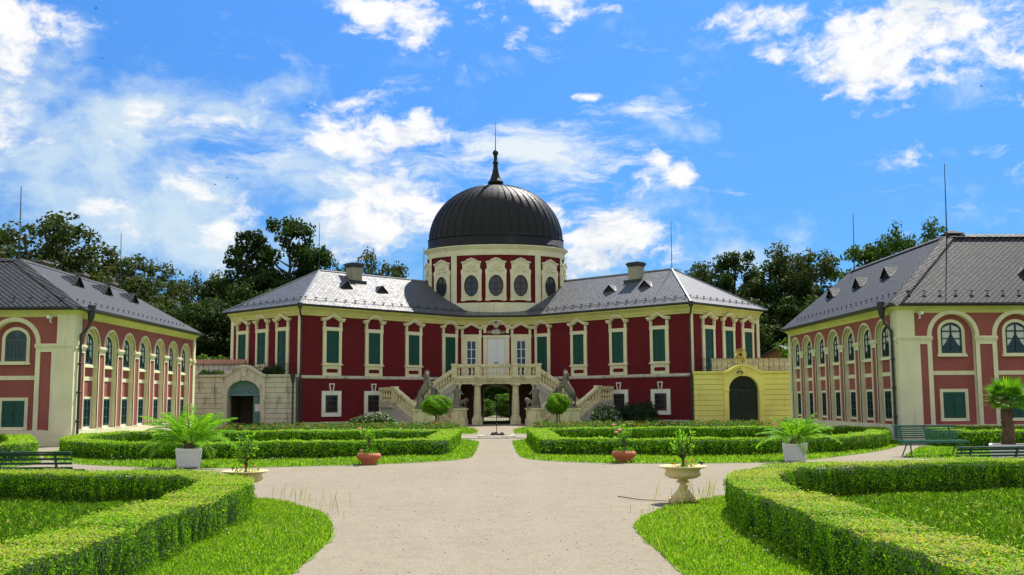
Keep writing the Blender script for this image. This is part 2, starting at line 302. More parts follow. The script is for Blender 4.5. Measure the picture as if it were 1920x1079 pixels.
FLW = leafmat('flowerbed_leaf', [(0.0, (0.06, 0.13, 0.02)), (0.8, (0.13, 0.22, 0.04)), (0.945, (0.16, 0.26, 0.05)), (0.955, (0.65, 0.10, 0.02)), (1.0, (0.75, 0.20, 0.03))], 0.2)

# ------------------------------------------------------------------ mesh helper
class MB:
    def __init__(s): s.v = []; s.f = []; s.m = []
    def add(s, vs, fs, m=0):
        o = len(s.v); s.v += [tuple(v) for v in vs]
        for f in fs: s.f.append(tuple(i+o for i in f)); s.m.append(m)
    def quad(s, a, b, c, d, m=0): s.add([a, b, c, d], [(0, 1, 2, 3)], m)
    def poly(s, pts, m=0): s.add(pts, [tuple(range(len(pts)))], m)
    def box(s, x0, x1, y0, y1, z0, z1, m=0):
        s.add([(x0, y0, z0), (x1, y0, z0), (x1, y1, z0), (x0, y1, z0), (x0, y0, z1), (x1, y0, z1), (x1, y1, z1), (x0, y1, z1)],
              [(0, 3, 2, 1), (4, 5, 6, 7), (0, 1, 5, 4), (1, 2, 6, 5), (2, 3, 7, 6), (3, 0, 4, 7)], m)
    def obox(s, c, ux, uy, hx, hy, z0, z1, m=0):
        """box turned in plan: centre c, axes ux, uy (2D), half sizes"""
        p = [(c[0]+a*hx*ux[0]+b*hy*uy[0], c[1]+a*hx*ux[1]+b*hy*uy[1]) for a, b in ((-1, -1), (1, -1), (1, 1), (-1, 1))]
        s.prism(p, z0, z1, m)
    def prism(s, poly, z0, z1, m=0, top=None, bottom=True):
        n = len(poly); s.add([(x, y, z0) for x, y in poly]+[(x, y, z1) for x, y in poly],
              [(i, (i+1) % n, n+(i+1) % n, n+i) for i in range(n)], m)
        s.poly([(x, y, z1) for x, y in poly], m if top is None else top)
        if bottom: s.poly([(x, y, z0) for x, y in poly][::-1], m)
    def xz(s, poly, y0, y1, m=0, side=None):
        """polygon in the x-z plane pushed from y1 (wall) out to y0 (front)"""
        n = len(poly)
        s.poly([(x, y0, z) for x, z in poly], m)
        s.add([(x, y0, z) for x, z in poly]+[(x, y1, z) for x, z in poly], [(i, n+i, n+(i+1) % n, (i+1) % n) for i in range(n)], m if side is None else side)
    def band(s, outer, inner, y0, y1, m=0, inner_side=True):
        """strip between two polylines in x-z, pushed from y1 to y0"""
        n = len(outer)
        for i in range(n-1):
            a, b, c, d = outer[i], outer[i+1], inner[i+1], inner[i]
            s.quad((a[0], y0, a[1]), (d[0], y0, d[1]), (c[0], y0, c[1]), (b[0], y0, b[1]), m)
            s.quad((a[0], y0, a[1]), (b[0], y0, b[1]), (b[0], y1, b[1]), (a[0], y1, a[1]), m)
            if inner_side: s.quad((d[0], y0, d[1]), (d[0], y1, d[1]), (c[0], y1, c[1]), (c[0], y0, c[1]), m)
        for a, d in ((outer[0], inner[0]), (outer[-1], inner[-1])):
            s.quad((a[0], y0, a[1]), (a[0], y1, a[1]), (d[0], y1, d[1]), (d[0], y0, d[1]), m)
    def tube(s, pts, r, n=6, m=0, cap=True):
        pts = [Vector(p) for p in pts]; k = len(pts); rs = r if hasattr(r, '__len__') else [r]*k
        ring = []
        up = Vector((0, 0, 1)); t0 = (pts[1]-pts[0]).normalized()
        if abs(t0.z) > 0.9: up = Vector((1, 0, 0))
        for i, p in enumerate(pts):
            t = (pts[min(i+1, k-1)]-pts[max(i-1, 0)]).normalized()
            a = t.cross(up)
            if a.length < 1e-4: a = t.cross(Vector((0, 1, 0)))
            a.normalize(); b = t.cross(a)
            ring.append([p+(a*math.cos(2*math.pi*j/n)+b*math.sin(2*math.pi*j/n))*rs[i] for j in range(n)])
        vs = [v for rg in ring for v in rg]
        fs = [(i*n+j, i*n+(j+1) % n, (i+1)*n+(j+1) % n, (i+1)*n+j) for i in range(k-1) for j in range(n)]
        if cap: fs += [tuple(range(n))[::-1], tuple((k-1)*n+j for j in range(n))]
        s.add(vs, fs, m)
    def lathe(s, prof, n=24, m=0, c=(0, 0, 0), sy=1.0, a0=0.0, a1=2*math.pi, wob=None):
        full = abs(a1-a0-2*math.pi) < 1e-6; k = n if full else n+1
        vs = []
        for (r, z) in prof:
            for j in range(k):
                a = a0+(a1-a0)*j/n; rr = r*(wob(a, z) if wob else 1)
                vs.append((c[0]+rr*math.sin(a), c[1]-rr*math.cos(a)*sy, c[2]+z))
        fs = []
        for i in range(len(prof)-1):
            for j in range(n):
                j2 = (j+1) % k if full else j+1
                fs.append((i*k+j, i*k+j2, (i+1)*k+j2, (i+1)*k+j))
        s.add(vs, fs, m)
    def sweep(s, path, prof, m=0, closed=False, flip=1):
        """profile (out, z) carried along a plan path with mitred corners; out is to the right of travel when flip=1"""
        k = len(path); off = []
        for i in range(k):
            def nrm(a, b):
                d = Vector((b[0]-a[0], b[1]-a[1])); d.normalize(); return Vector((d.y, -d.x))*flip
            if closed: n1, n2 = nrm(path[i-1], path[i]), nrm(path[i], path[(i+1) % k])
            else:
                n1 = nrm(path[max(i-1, 0)], path[max(i, 1)]); n2 = nrm(path[min(i, k-2)], path[min(i+1, k-1)])
            q = (n1+n2); q = q/(1+n1.dot(n2)); off.append(q)
        vs = [(path[i][0]+off[i].x*o, path[i][1]+off[i].y*o, z) for i in range(k) for (o, z) in prof]
        p = len(prof); fs = []
        for i in range(k if closed else k-1):
            i2 = (i+1) % k
            for j in range(p-1): fs.append((i*p+j, i2*p+j, i2*p+j+1, i*p+j+1))
        if not closed: fs += [tuple(range(p)), tuple((k-1)*p+j for j in range(p))]
        s.add(vs, fs, m)
    def mesh(s, name, mats, smooth=False, uv=True):
        me = bpy.data.meshes.new(name); me.from_pydata(s.v, [], s.f)
        for mt in (mats if isinstance(mats, (list, tuple)) else [mats]): me.materials.append(mt)
        me.polygons.foreach_set('material_index', s.m)
        bm = bmesh.new(); bm.from_mesh(me); bmesh.ops.recalc_face_normals(bm, faces=bm.faces); bm.to_mesh(me); bm.free()
        if smooth: me.polygons.foreach_set('use_smooth', [True]*len(me.polygons))
        if uv:
            ul = me.uv_layers.new(name='UVMap'); dat = ul.data
            for p in me.polygons:
                n = p.normal
                if abs(n.z) > 0.999: h = Vector((1, 0, 0))
                else: h = Vector((0, 0, 1)).cross(n).normalized()
                v = n.cross(h)
                for li in p.loop_indices:
                    co = me.vertices[me.loops[li].vertex_index].co
                    dat[li].uv = (co.dot(h), co.dot(v))
        me.update(); return me
    def build(s, name, mats, parent=None, loc=(0, 0, 0), rz=0.0, smooth=False, uv=True):
        return obj(name, s.mesh(name, mats, smooth, uv), parent, loc, rz)
def obj(name, me, parent=None, loc=(0, 0, 0), rz=0.0):
    o = bpy.data.objects.new(name, me); COL.objects.link(o)
    if parent is not None: o.parent = parent
    o.location = loc; o.rotation_euler = (0, 0, rz); return o
def thing(name, label, cat, loc=(0, 0, 0), rz=0.0, group=None):
    o = obj(name, None, None, loc, rz); o.empty_display_size = 0.3
    return tag(o, label, cat, group)
def tag(o, label, cat, group=None):
    o['label'] = label; o['category'] = cat
    if group: o['group'] = group
    return o
def struct(o): o['kind'] = 'structure'; return o
def stuff(o, label, cat): o['kind'] = 'stuff'; o['label'] = label; o['category'] = cat; return o
def inst(spec, parent, loc=(0, 0, 0), rz=0.0):
    """spec = (name, mesh, [child specs]); fresh objects that share mesh data"""
    o = obj(spec[0], spec[1], parent, loc, rz)
    for ch in spec[2]: inst(ch, o, ch[3] if len(ch) > 3 else (0, 0, 0), ch[4] if len(ch) > 4 else 0.0)
    return o
class Wall:
    """a wall's own frame: x to the viewer's right along it, y into it, z up"""
    def __init__(s, o, ang, root=(0, 0)): s.o = o; s.a = ang; s.r = root
    def at(s, x, z=0.0, y=0.0):
        c, n = math.cos(s.a), math.sin(s.a)
        return (s.o[0]+x*c-y*n-s.r[0], s.o[1]+x*n+y*c-s.r[1], z)
def arc(cx, cz, r, a0, a1, n, rz=None):
    rz = rz or r
    return [(cx+r*math.cos(a0+(a1-a0)*i/n), cz+rz*math.sin(a0+(a1-a0)*i/n)) for i in range(n+1)]
PI = math.pi

def leafmesh(name, C, Nn, L, Wd, rnd, mats, rng, extra=None, tang=None):
    """many small leaf faces as one mesh; C, Nn (N,3); L, Wd, rnd (N)"""
    N = len(C)
    Nn = Nn/np.maximum(np.linalg.norm(Nn, axis=1, keepdims=True), 1e-6)
    rv = rng.normal(size=(N, 3)) if tang is None else tang
    T = np.cross(Nn, rv) if tang is None else tang
    T = T/np.maximum(np.linalg.norm(T, axis=1, keepdims=True), 1e-6)
    B = np.cross(Nn, T); L = np.asarray(L)[:, None]; Wd = np.asarray(Wd)[:, None]
    V = np.empty((N, 4, 3)); V[:, 0] = C-T*L/2; V[:, 1] = C+B*Wd/2+T*L*0.05; V[:, 2] = C+T*L/2; V[:, 3] = C-B*Wd/2+T*L*0.05
    V = V.reshape(-1, 3); idx = np.arange(4*N, dtype=np.int32)
    starts = np.arange(0, 4*N, 4, dtype=np.int32); tot = np.full(N, 4, np.int32); mi = np.zeros(N, np.int32); rr = np.asarray(rnd, np.float32)
    if extra is not None:                       # an MB with the inner body
        ev = np.array(extra.v, float); o = len(V); V = np.vstack([V, ev])
        fl = [len(f) for f in extra.f]; fi = np.array([i+o for f in extra.f for i in f], np.int32)
        st2 = len(idx)+np.concatenate([[0], np.cumsum(fl)[:-1]]).astype(np.int32)
        idx = np.concatenate([idx, fi]); starts = np.concatenate([starts, st2]).astype(np.int32); tot = np.concatenate([tot, np.array(fl, np.int32)])
        mi = np.concatenate([mi, np.array(extra.m, np.int32)+1]); rr = np.concatenate([rr, np.zeros(len(fl), np.float32)])
    me = bpy.data.meshes.new(name)
    me.vertices.add(len(V)); me.vertices.foreach_set('co', V.astype(np.float32).ravel())
    me.loops.add(len(idx)); me.loops.foreach_set('vertex_index', idx.astype(np.int32))
    me.polygons.add(len(starts)); me.polygons.foreach_set('loop_start', starts)
    try: me.polygons.foreach_set('loop_total', tot)
    except Exception: pass
    for m in (mats if isinstance(mats, (list, tuple)) else [mats]): me.materials.append(m)
    me.polygons.foreach_set('material_index', mi.astype(np.int32))
    at = me.attributes.new('rnd', 'FLOAT', 'FACE'); at.data.foreach_set('value', rr)
    me.update(calc_edges=True); me.validate(); return me


# ================================================================== GROUND
def sheet(name, pts, z, m):
    mb = MB(); mb.poly([(x, y, z) for x, y in pts]); o = mb.build(name, m); return struct(o)
_g = MB(); _g.quad((-900, -300, 0), (900, -300, 0), (900, 1500, 0), (-900, 1500, 0)); struct(_g.build('ground', LAWN))
sheet('gravel_courtyard', [(-42, -12), (42, -12), (42, 47), (15.7, 47), (15.7, 62.4), (12, 62.9), (2.6, 72.4), (-2.6, 72.4), (-12, 62.9), (-16.3, 61.9), (-16.3, 47), (-42, 47)], 0.006, GRAVEL)
def smooth_poly(pts, it=2):
    for _ in range(it):
        q = []
        for i in range(len(pts)):
            a, b = pts[i], pts[(i+1) % len(pts)]
            q += [(a[0]*.75+b[0]*.25, a[1]*.75+b[1]*.25), (a[0]*.25+b[0]*.75, a[1]*.25+b[1]*.75)]
        pts = q
    return pts
def wobble(pts, amp, seed):
    rnd = random.Random(seed); out = []
    for i in range(len(pts)):
        a, b = pts[i], pts[(i+1) % len(pts)]; L = math.dist(a, b); k = max(1, int(L/0.22))
        for j in range(k):
            t = j/k; out.append((a[0]+(b[0]-a[0])*t+rnd.uniform(-amp, amp), a[1]+(b[1]-a[1])*t+rnd.uniform(-amp, amp)))
    return out
LAWNS = {}
def lawn(key, pts, amp=0.05, it=2):
    p = smooth_poly(pts, it) if it else pts
    LAWNS[key] = p; sheet('lawn', wobble(p, amp, len(LAWNS)), 0.012, LAWN)
lawn('front_left', [(-1.95, -4), (-1.95, 11.3), (-2.0, 13.0), (-2.5, 15.2), (-3.2, 16.6), (-4.2, 17.8), (-6.5, 18.25), (-20, 18.4), (-20, -4)])
lawn('front_right', [(1.75, -4), (1.75, 11), (1.72, 12.8), (1.85, 14.0), (2.5, 15.7), (3.4, 17.1), (5.0, 18.2), (10.5, 19.6), (20, 20.0), (20, -4)])
lawn('back_left', [(-0.68, 47), (-0.68, 31), (-0.8, 29.2), (-2.0, 27.6), (-4, 26.6), (-7.2, 25.75), (-10.5, 27.1), (-13.3, 30.4), (-15.0, 35), (-15.9, 38.8), (-15.9, 46), (-14, 47)])
lawn('back_right', [(0.62, 47), (0.62, 31), (0.8, 28.9), (1.9, 27.3), (3.6, 26.5), (7.2, 26.5), (9.6, 29.0), (12.2, 32.4), (14.4, 36.4), (15.3, 39.0), (15.3, 46), (14, 47)])
lawn('far_left', [(-40, 26.0), (-13.0, 26.4), (-12.2, 27.4), (-12.6, 29), (-15.0, 34), (-17, 38.6), (-40, 38.8)])
lawn('far_right', [(11.0, 28.0), (12.8, 27.6), (40, 27.0), (40, 38.6), (16.8, 38.9), (14.6, 35.2), (12.2, 30.5)])
lawn('front_of_palace_left', [(-1.0, 48.6), (-1.0, 58), (-2.3, 64), (-4, 63), (-12.2, 62.4), (-16, 61.4), (-16, 48.6)], 0.04, 1)
lawn('front_of_palace_right', [(0.9, 48.6), (0.9, 58), (2.3, 64), (4, 63), (12.2, 62.4), (15.4, 61.9), (15.4, 48.6)], 0.04, 1)

sheet('garden_path', [(-1.6, 84.6), (1.6, 84.6), (2.4, 96), (6, 104), (-6, 104), (-2.4, 96)], 0.006, GRAVEL)
# ================================================================== PALACE
A = (11.95, 63.05); Wd_ = 8.2; WL = 13.45            # near wing corner, wing width, length of the inner wall
IS2 = 1/math.sqrt(2); CY = 72.56; CX = 2.44
pal = thing('palace', 'dark red baroque palace with a black dome, cream window frames and slate roofs', 'palace', (0, 72, 0))
PR = (0, 72)
def P2(x, y): return (x, y-72)
aL = (-A[0], A[1]); aR = A
bL = (aL[0]-Wd_*IS2, aL[1]+Wd_*IS2); bR = (-bL[0], bL[1])
ZC, ZE = 6.98, 7.55
REARX, REARY = 2.44, 84.3
# walls
def panel(mb, a, b, z0, z1, m): mb.quad((a[0], a[1], z0), (b[0], b[1], z0), (b[0], b[1], z1), (a[0], a[1], z1), m)
for s in (-1, 1):
    mb = MB(); a = P2(s*A[0], A[1]); b = P2(s*bR[0], bR[1]); c = P2(s*CX, CY); r = P2(s*REARX, REARY)
    for p, q in ((a, c), (a, b), (b, r)): panel(mb, p, q, 0, 7.5, 0)
    o = mb.build('wing_wall', RED, pal)
    # slightly proud plinth and the weathered string course
    mb = MB(); path = [P2(s*CX, CY), P2(s*A[0], A[1]), P2(s*bR[0], bR[1])]
    mb.sweep(path, [(0, 0), (0.05, 0), (0.05, 0.32), (0, 0.36)], 0, flip=s)
    mb.build('plinth', STONED, pal)
    mb = MB(); mb.sweep(path, [(0, 3.03), (0.07, 3.05), (0.10, 3.10), (0.10, 3.18), (0, 3.24)], 0, flip=s)
    mb.build('string_course', STONED, pal)
def holed(mb, x0, x1, z0, z1, hw, zs, ztop, y, depth, m, mrev, cx=0.0, n=14, arch=True):
    """wall strip facing -y with one arched opening centred at cx, reveals going in by depth"""
    if arch:
        hgt = ztop-zs; pts = [(cx+hw*math.cos(PI-PI*i/n), zs+hgt*math.sin(PI*i/n)) for i in range(n+1)]
    else: pts = [(cx-hw, ztop), (cx+hw, ztop)]; n = 1
    mb.quad((x0, y, z0), (cx-hw, y, z0), (cx-hw, y, zs), (x0, y, zs), m); mb.quad((cx+hw, y, z0), (x1, y, z0), (x1, y, zs), (cx+hw, y, zs), m)
    up = [(x0, z1)] + [(x0+(x1-x0)*(i/n), z1) for i in range(1, n)] + [(x1, z1)]
    lo = pts
    mb.quad((x0, y, zs), (lo[0][0], y, lo[0][1]), (up[0][0], y, up[0][1]), (x0, y, z1), m) if False else None
    mb.poly([(x0, y, zs), (lo[0][0], y, zs), (up[0][0], y, z1)], m) if lo[0][0] > x0 else None
    for i in range(n): mb.quad((lo[i][0], y, lo[i][1]), (lo[i+1][0], y, lo[i+1][1]), (up[i+1][0], y, up[i+1][1]), (up[i][0], y, up[i][1]), m)
    mb.poly([(x1, y, zs), (x1, y, z1), (lo[-1][0], y, zs)], m) if lo[-1][0] < x1 else None
    full = [(cx-hw, z0)]+pts+[(cx+hw, z0)] if depth else []
    for a, b in zip(full, full[1:]): mb.quad((a[0], y, a[1]), (b[0], y, b[1]), (b[0], y+depth, b[1]), (a[0], y+depth, a[1]), mrev)
mb = MB()
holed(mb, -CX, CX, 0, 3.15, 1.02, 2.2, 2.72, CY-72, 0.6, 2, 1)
mb.quad((-CX, CY-72, 3.15), (CX, CY-72, 3.15), (CX, CY-72, 7.5), (-CX, CY-72, 7.5), 0)
mb.build('central_wall', [RED, INNER, plaster('brown_shade_base', (0.12, 0.065, 0.04), (0.04, 0.03, 0.02), 0.5)], pal)  # lower wall under the balcony: its shade is painted in as dark brown
# vaulted passage through the house, open to the park behind
mb = MB(); pts = [(-1.2, 0)]+[(1.2*math.cos(PI-PI*i/12), 2.2+0.62*math.sin(PI*i/12)) for i in range(13)]+[(1.2, 0)]
for a, b in zip(pts, pts[1:]): mb.quad((a[0], CY-72+.6, a[1]), (b[0], CY-72+.6, b[1]), (b[0], REARY-72-.5, b[1]), (a[0], REARY-72-.5, a[1]), 0)
holed(mb, -REARX, REARX, 0, 7.5, 1.02, 2.2, 2.72, REARY-72-.5, 0.5, 0, 0)
mb.quad((-REARX, REARY-72, 2.9), (REARX, REARY-72, 2.9), (REARX, REARY-72, 7.5), (-REARX, REARY-72, 7.5), 0)
for s in (-1, 1): mb.quad((s*1.02, REARY-72, 0), (s*REARX, REARY-72, 0), (s*REARX, REARY-72, 2.9), (s*1.02, REARY-72, 2.9), 0)
mb.build('passage', INNER, pal)
# wrought-iron gate in the passage
mb = MB(); yy = CY-72+0.5
for x in np.linspace(-0.98, 0.98, 17): mb.tube([(x, yy, .05), (x, yy, 1.55+.35*(1-abs(x)))], .011, 4)
for z in (.12, .8, 1.45): mb.box(-1.0, 1.0, yy-.012, yy+.012, z, z+.03)
mb.box(-.03, .03, yy-.03, yy+.03, 0, 1.9); mb.box(-1.0, -.95, yy-.02, yy+.02, 0, 1.6); mb.box(.95, 1.0, yy-.02, yy+.02, 0, 1.6)
mb.build('iron_gate', IRON, pal)
# cornice and gutter
path = [P2(*bL), P2(*aL), P2(-CX, CY), P2(CX, CY), P2(*aR), P2(*bR)]
def soft_path(path, r):
    out = [path[0]]
    for i in range(1, len(path)-1):
        a, p, b = Vector(path[i-1]), Vector(path[i]), Vector(path[i+1])
        if i in (2, 3):
            u = (a-p).normalized(); v = (b-p).normalized()
            for t in np.linspace(0, 1, 7): out.append(tuple((1-t)**2*(p+u*r)+2*t*(1-t)*p+t*t*(p+v*r)))
        else: out.append(tuple(p))
    return out+[path[-1]]
cpath = soft_path(path, 1.1)
mb = MB(); mb.sweep(cpath, [(0, 6.93), (0.05, 6.95), (0.05, 7.06), (0.10, 7.10), (0.12, 7.20), (0.22, 7.32), (0.34, 7.38), (0.36, 7.47), (0, 7.49)], 0)
mb.build('cornice', CORN, pal)
mb = MB(); mb.sweep(cpath, [(0.28, 7.475), (0.44, 7.48), (0.50, 7.53), (0.50, 7.60), (0.40, 7.60)], 0)
mb.build('gutter', ZINC, pal)
# cream corner strips
for s in (-1, 1):
    W_ = Wall((s*A[0], A[1]), s*R(45), PR); e = Wd_
    for x0, x1 in ((0.02, 0.34), (e-0.34, e-0.02)):
        xx = (-x1, -x0) if s < 0 else (x0, x1)
        mb = MB(); mb.box(xx[0], xx[1], -.05, 0, .3, 6.95); mb.build('corner_strip', CREAM, pal, W_.at(0), W_.a)
# ------------------------------------------------------------ windows
def pediment(kind, z=3.42, w=.80):
    if kind == 'B':
        lo = [(-w-.06, z)]+[(-w+.20, z)]+arc(0, z+.02, .52, PI, 0, 12, .34)+[(w-.20, z), (w+.06, z)]
    else:
        q = [(-w-.06, z), (-w+.2, z+.01), (-.42, z+.07), (-.2, z+.19), (-.08, z+.265), (0, z+.285)]
        lo = q+[(-x, zz) for x, zz in q[::-1][1:]]
    return lo
def piano_window(kind, fill='shutter', apron=True, low=0.0):
    mb = MB(); zb = .80-low
    if apron:
        mb.box(-.70, .70, -.07, 0, 0, .66); mb.box(-.79, .79, -.15, 0, .66, .72); mb.box(-.74, .74, -.11, 0, .72, .80)
        ob = [(-.44, .28), (-.36, .20), (.36, .20), (.44, .28), (.44, .36), (.36, .44), (-.36, .44), (-.44, .36)]
        mb.xz(ob, -.075, -.068, 1)
    for s in (-1, 1):
        x0, x1 = sorted((s*.50, s*.71)); mb.box(x0, x1, -.09, 0, zb, 2.83)
        x0, x1 = sorted((s*.48, s*.55)); mb.box(x0, x1, -.11, -.09, zb, 2.83)
        x0, x1 = sorted((s*.54, s*.72)); mb.box(x0, x1, -.11, 0, 3.06, 3.40)
        x0, x1 = sorted((s*.57, s*.69)); mb.box(x0, x1, -.14, -.11, 3.14, 3.40)
    mb.box(-.74, .74, -.10, 0, 2.83, 3.06)
    lo = pediment(kind)
    for (dz0, dz1, y0) in ((0, .07, -.16), (.07, .13, -.22), (.13, .20, -.26)):
        mb.band([(x*(1+.02*(dz1 > .1)), zz+dz1) for x, zz in lo], [(x*(1+.02*(dz1 > .1)), zz+dz0) for x, zz in lo], y0, 0)
    me = mb.mesh('window', [CREAM, RED])
    kids = []
    if fill == 'shutter': kids = [('shutter', shutter_mesh(1.0, 2.83-zb, SHUT), [], (0, -.012, zb))]
    return ('window', me, kids)
_sh = {}
def shutter_mesh(w, h, m, n=None, arch=0.0):
    key = (w, h, m.name, arch)
    if key in _sh: return _sh[key]
    mb = MB(); hw = w/2; mid = h*.5
    prof = [(-hw, 0), (hw, 0), (hw, h-arch)] + ([(hw*math.cos(PI*i/10), h-arch+arch*math.sin(PI*i/10)) for i in range(1, 10)] if arch else [(hw, h), (-hw, h)]) + ([(-hw, h-arch)] if arch else [])
    if arch == 0: prof = [(-hw, 0), (hw, 0), (hw, h), (-hw, h)]
    mb.xz(prof, -.012, .01)
    for cx in (-hw/2, hw/2):
        lw = hw-.03
        def xl(z):                                # half width left free by the arch
            if not arch or z < h-arch: return hw
            return hw*math.sqrt(max(0, 1-((z-(h-arch))/arch)**2))
        for z0, z1 in ((.02, .09), (h-arch-.08, h-arch-.01)): mb.box(cx-lw/2, cx+lw/2, -.045, -.012, z0, z1)
        if not arch: mb.box(cx-lw/2, cx+lw/2, -.045, -.012, mid-.03, mid+.03)
        for e in (-1, 1): x0, x1 = sorted((cx+e*lw/2, cx+e*(lw/2-.05))); mb.box(x0, x1, -.045, -.012, .09, h-arch-.08)
        z = .10
        while z < h-.06:
            wl = lw/2-.05 if z < h-arch-.1 else max(0, min(lw/2-.05, xl(z+.03)-abs(cx)-.02))
            if wl > .05 and not (not arch and abs(z-mid) < .06) and not (arch and h-arch-.1 < z < h-arch):
                mb.add([(cx-wl, -.016, z+.045), (cx+wl, -.016, z+.045), (cx+wl, -.042, z), (cx-wl, -.042, z)], [(0, 1, 2, 3)])
            z += .06
    me = mb.mesh('shutter', m); _sh[key] = me; return me
def sash_spec(w, h, frame, nx=2, nz=4, y=-.02, bar=.05, fr=.06, arch=0.0, curtain=False):
    mb = MB(); hw = w/2; hs = h-arch
    mb.box(-hw, -hw+fr, y-.03, y+.02, 0, hs); mb.box(hw-fr, hw, y-.03, y+.02, 0, hs); mb.box(-hw+fr, hw-fr, y-.03, y+.02, 0, fr*1.3)
    if arch: mb.band(arc(0, hs, hw, 0, PI, 14, arch), arc(0, hs, hw-fr, 0, PI, 14, arch-fr), y-.03, y+.02); mb.box(-hw+fr, hw-fr, y-.025, y+.02, hs-bar/2, hs+bar/2)
    else: mb.box(-hw+fr, hw-fr, y-.03, y+.02, h-fr, h)
    for i in range(1, nx): x = -hw+w*i/nx; mb.box(x-bar/2, x+bar/2, y-.028, y+.02, fr*1.3, h-fr if not arch else h-fr)
    for i in range(1, nz): z = hs*i/nz; mb.box(-hw+fr, hw-fr, y-.02, y+.02, z-bar/2.6, z+bar/2.6)
    me = mb.mesh('sash', frame)
    mb = MB(); prof = [(-hw, 0), (hw, 0)]+(arc(0, hs, hw, 0, PI, 14, arch) if arch else [(hw, h), (-hw, h)])
    mb.poly([(x, y+.012, z) for x, z in prof]); kids = [('pane', mb.mesh('pane', GLASS), [])]
    if curtain:
        mb = MB()
        for s in (-1, 1):                         # looped-back net curtains just inside the panes
            ct = [(s*(hw-.03), hs*.22), (s*(hw-.03), h-.04 if not arch else hs+arch*.3), (s*.03, h-.1 if not arch else hs+arch*.75), (s*.04, hs*.85), (s*hw*.55, hs*.48)]
            mb.poly([(x, y+.008, z) for x, z in ct])
        kids.append(('curtain', mb.mesh('curtain', CURT), []))
    return ('sash', me, kids)
PW_A, PW_B = piano_window('A'), piano_window('B'); PW_BD = piano_window('B', apron=False, low=.62); PW_AD = piano_window('A', apron=False, low=.78)
Z0 = 3.22
QI = [1.60*math.sqrt(2), 3.94*math.sqrt(2), 6.33*math.sqrt(2), 8.68*math.sqrt(2)]
QE = [1.44*math.sqrt(2), 3.09*math.sqrt(2), 4.74*math.sqrt(2)]
for s in (-1, 1):
    wi = Wall((s*A[0], A[1]), -s*R(45), PR); we = Wall((s*A[0], A[1]), s*R(45), PR)
    for q, sp in zip(QI, (PW_A, PW_B, PW_A, PW_BD)): inst(sp, pal, wi.at(-s*q, Z0), wi.a)
    for q, sp in zip(QE, (PW_AD, PW_B, PW_A)): inst(sp, pal, we.at(s*q, Z0), we.a)
wc = Wall((0, CY), 0, PR)
PW_C = piano_window('A', fill=None, apron=False, low=.7)
mb = MB(); mb.box(-.5, .5, -.03, 0, .1, 2.83); PC_back = None
for x in (-1.76, 1.76):
    w = inst(PW_C, pal, wc.at(x, Z0), 0)
    mb = MB()
    for q in (-1, 1): x0, x1 = sorted((q*.34, q*.48)); mb.box(x0, x1, -.09, 0, .1, 2.83)
    mb.box(-.34, .34, -.09, 0, 2.62, 2.83); mb.build('inner_frame', CREAM, w)
    sp = sash_spec(.68, 2.5, SASHW, 2, 4, -.04, .06, .05); c = inst(sp, w, (0, 0, .12))
# central white door with carved shell above
def door():
    mb = MB()
    for s in (-1, 1):
        x0, x1 = sorted((s*.62, s*.92)); mb.box(x0, x1, -.10, 0, 0, 2.95); x0, x1 = sorted((s*.70, s*.90)); mb.box(x0, x1, -.13, 0, 3.15, 3.55)
    mb.box(-.95, .95, -.13, 0, 2.80, 3.0)
    lo = [(-1.02, 3.5), (-.75, 3.5)]+arc(0, 3.5, .66, PI, 0, 14, .38)+[(.75, 3.5), (1.02, 3.5)]
    for (a, b, y0) in ((0, .08, -.18), (.08, .15, -.25), (.15, .2, -.30)): mb.band([(x, z+b) for x, z in lo], [(x, z+a) for x, z in lo], y0, 0)
    d = mb.mesh('doorway', CREAM)
    mb = MB()
    for x0, x1 in ((-.61, -.005), (.005, .61)):
        mb.box(x0, x1, -.05, 0, 0, 2.8)
        for z0, z1 in ((.15, .75), (.9, 1.75), (1.9, 2.65)):
            mb.box(x0+.09, x1-.09, -.062, -.05, z0, z1); mb.box(x0+.13, x1-.13, -.072, -.062, z0+.05, z1-.05)
    leaf = mb.mesh('door', SASHW)
    mb = MB()
    for s in (-1, 1): mb.box(s*.06-.02, s*.06+.02, -.09, -.05, .98, 1.10); mb.box(min(s*.06, s*.17), max(s*.06, s*.17), -.10, -.08, 1.06, 1.09)
    hd = mb.mesh('handle', IRON)
    mb = MB()                                     # shell: fan of lobes, two scrolls and a crest
    for i in range(9):
        a = PI*(i+.5)/9; c = Vector((.40*math.cos(a), 0, 3.12+.36*math.sin(a))); 
        mb.tube([(0, -.08, 3.08), (c.x*.6, -.14, 3.08+(c.z-3.08)*.6), (c.x, -.10, c.z)], [.03, .055, .035], 6)
    for s in (-1, 1): mb.tube([(s*.52+.13*math.cos(t)*(1-t/9), -.08, 3.18+.13*math.sin(t)*(1-t/9)) for t in np.linspace(0, 7, 16)], .028, 5)
    mb.tube([(0, -.2, 3.55), (.0, -.3, 3.72), (0, -.26, 3.9), (0, -.18, 4.0)], [.16, .20, .15, .05], 8)
    for s in (-1, 1): mb.tube([(0, -.26, 3.72), (s*.22, -.28, 3.80), (s*.34, -.26, 3.70)], [.08, .06, .02], 6)
    orn = mb.mesh('shell_ornament', STONED, True)
    return ('doorway', d, [('door', leaf, [('handle', hd, [])] and []), ('shell_ornament', orn, [])]), hd
dsp, hd = door(); dd = inst(dsp, pal, wc.at(0, Z0), 0)
obj('handle', hd, [c for c in dd.children if c.name.startswith('door')][0])
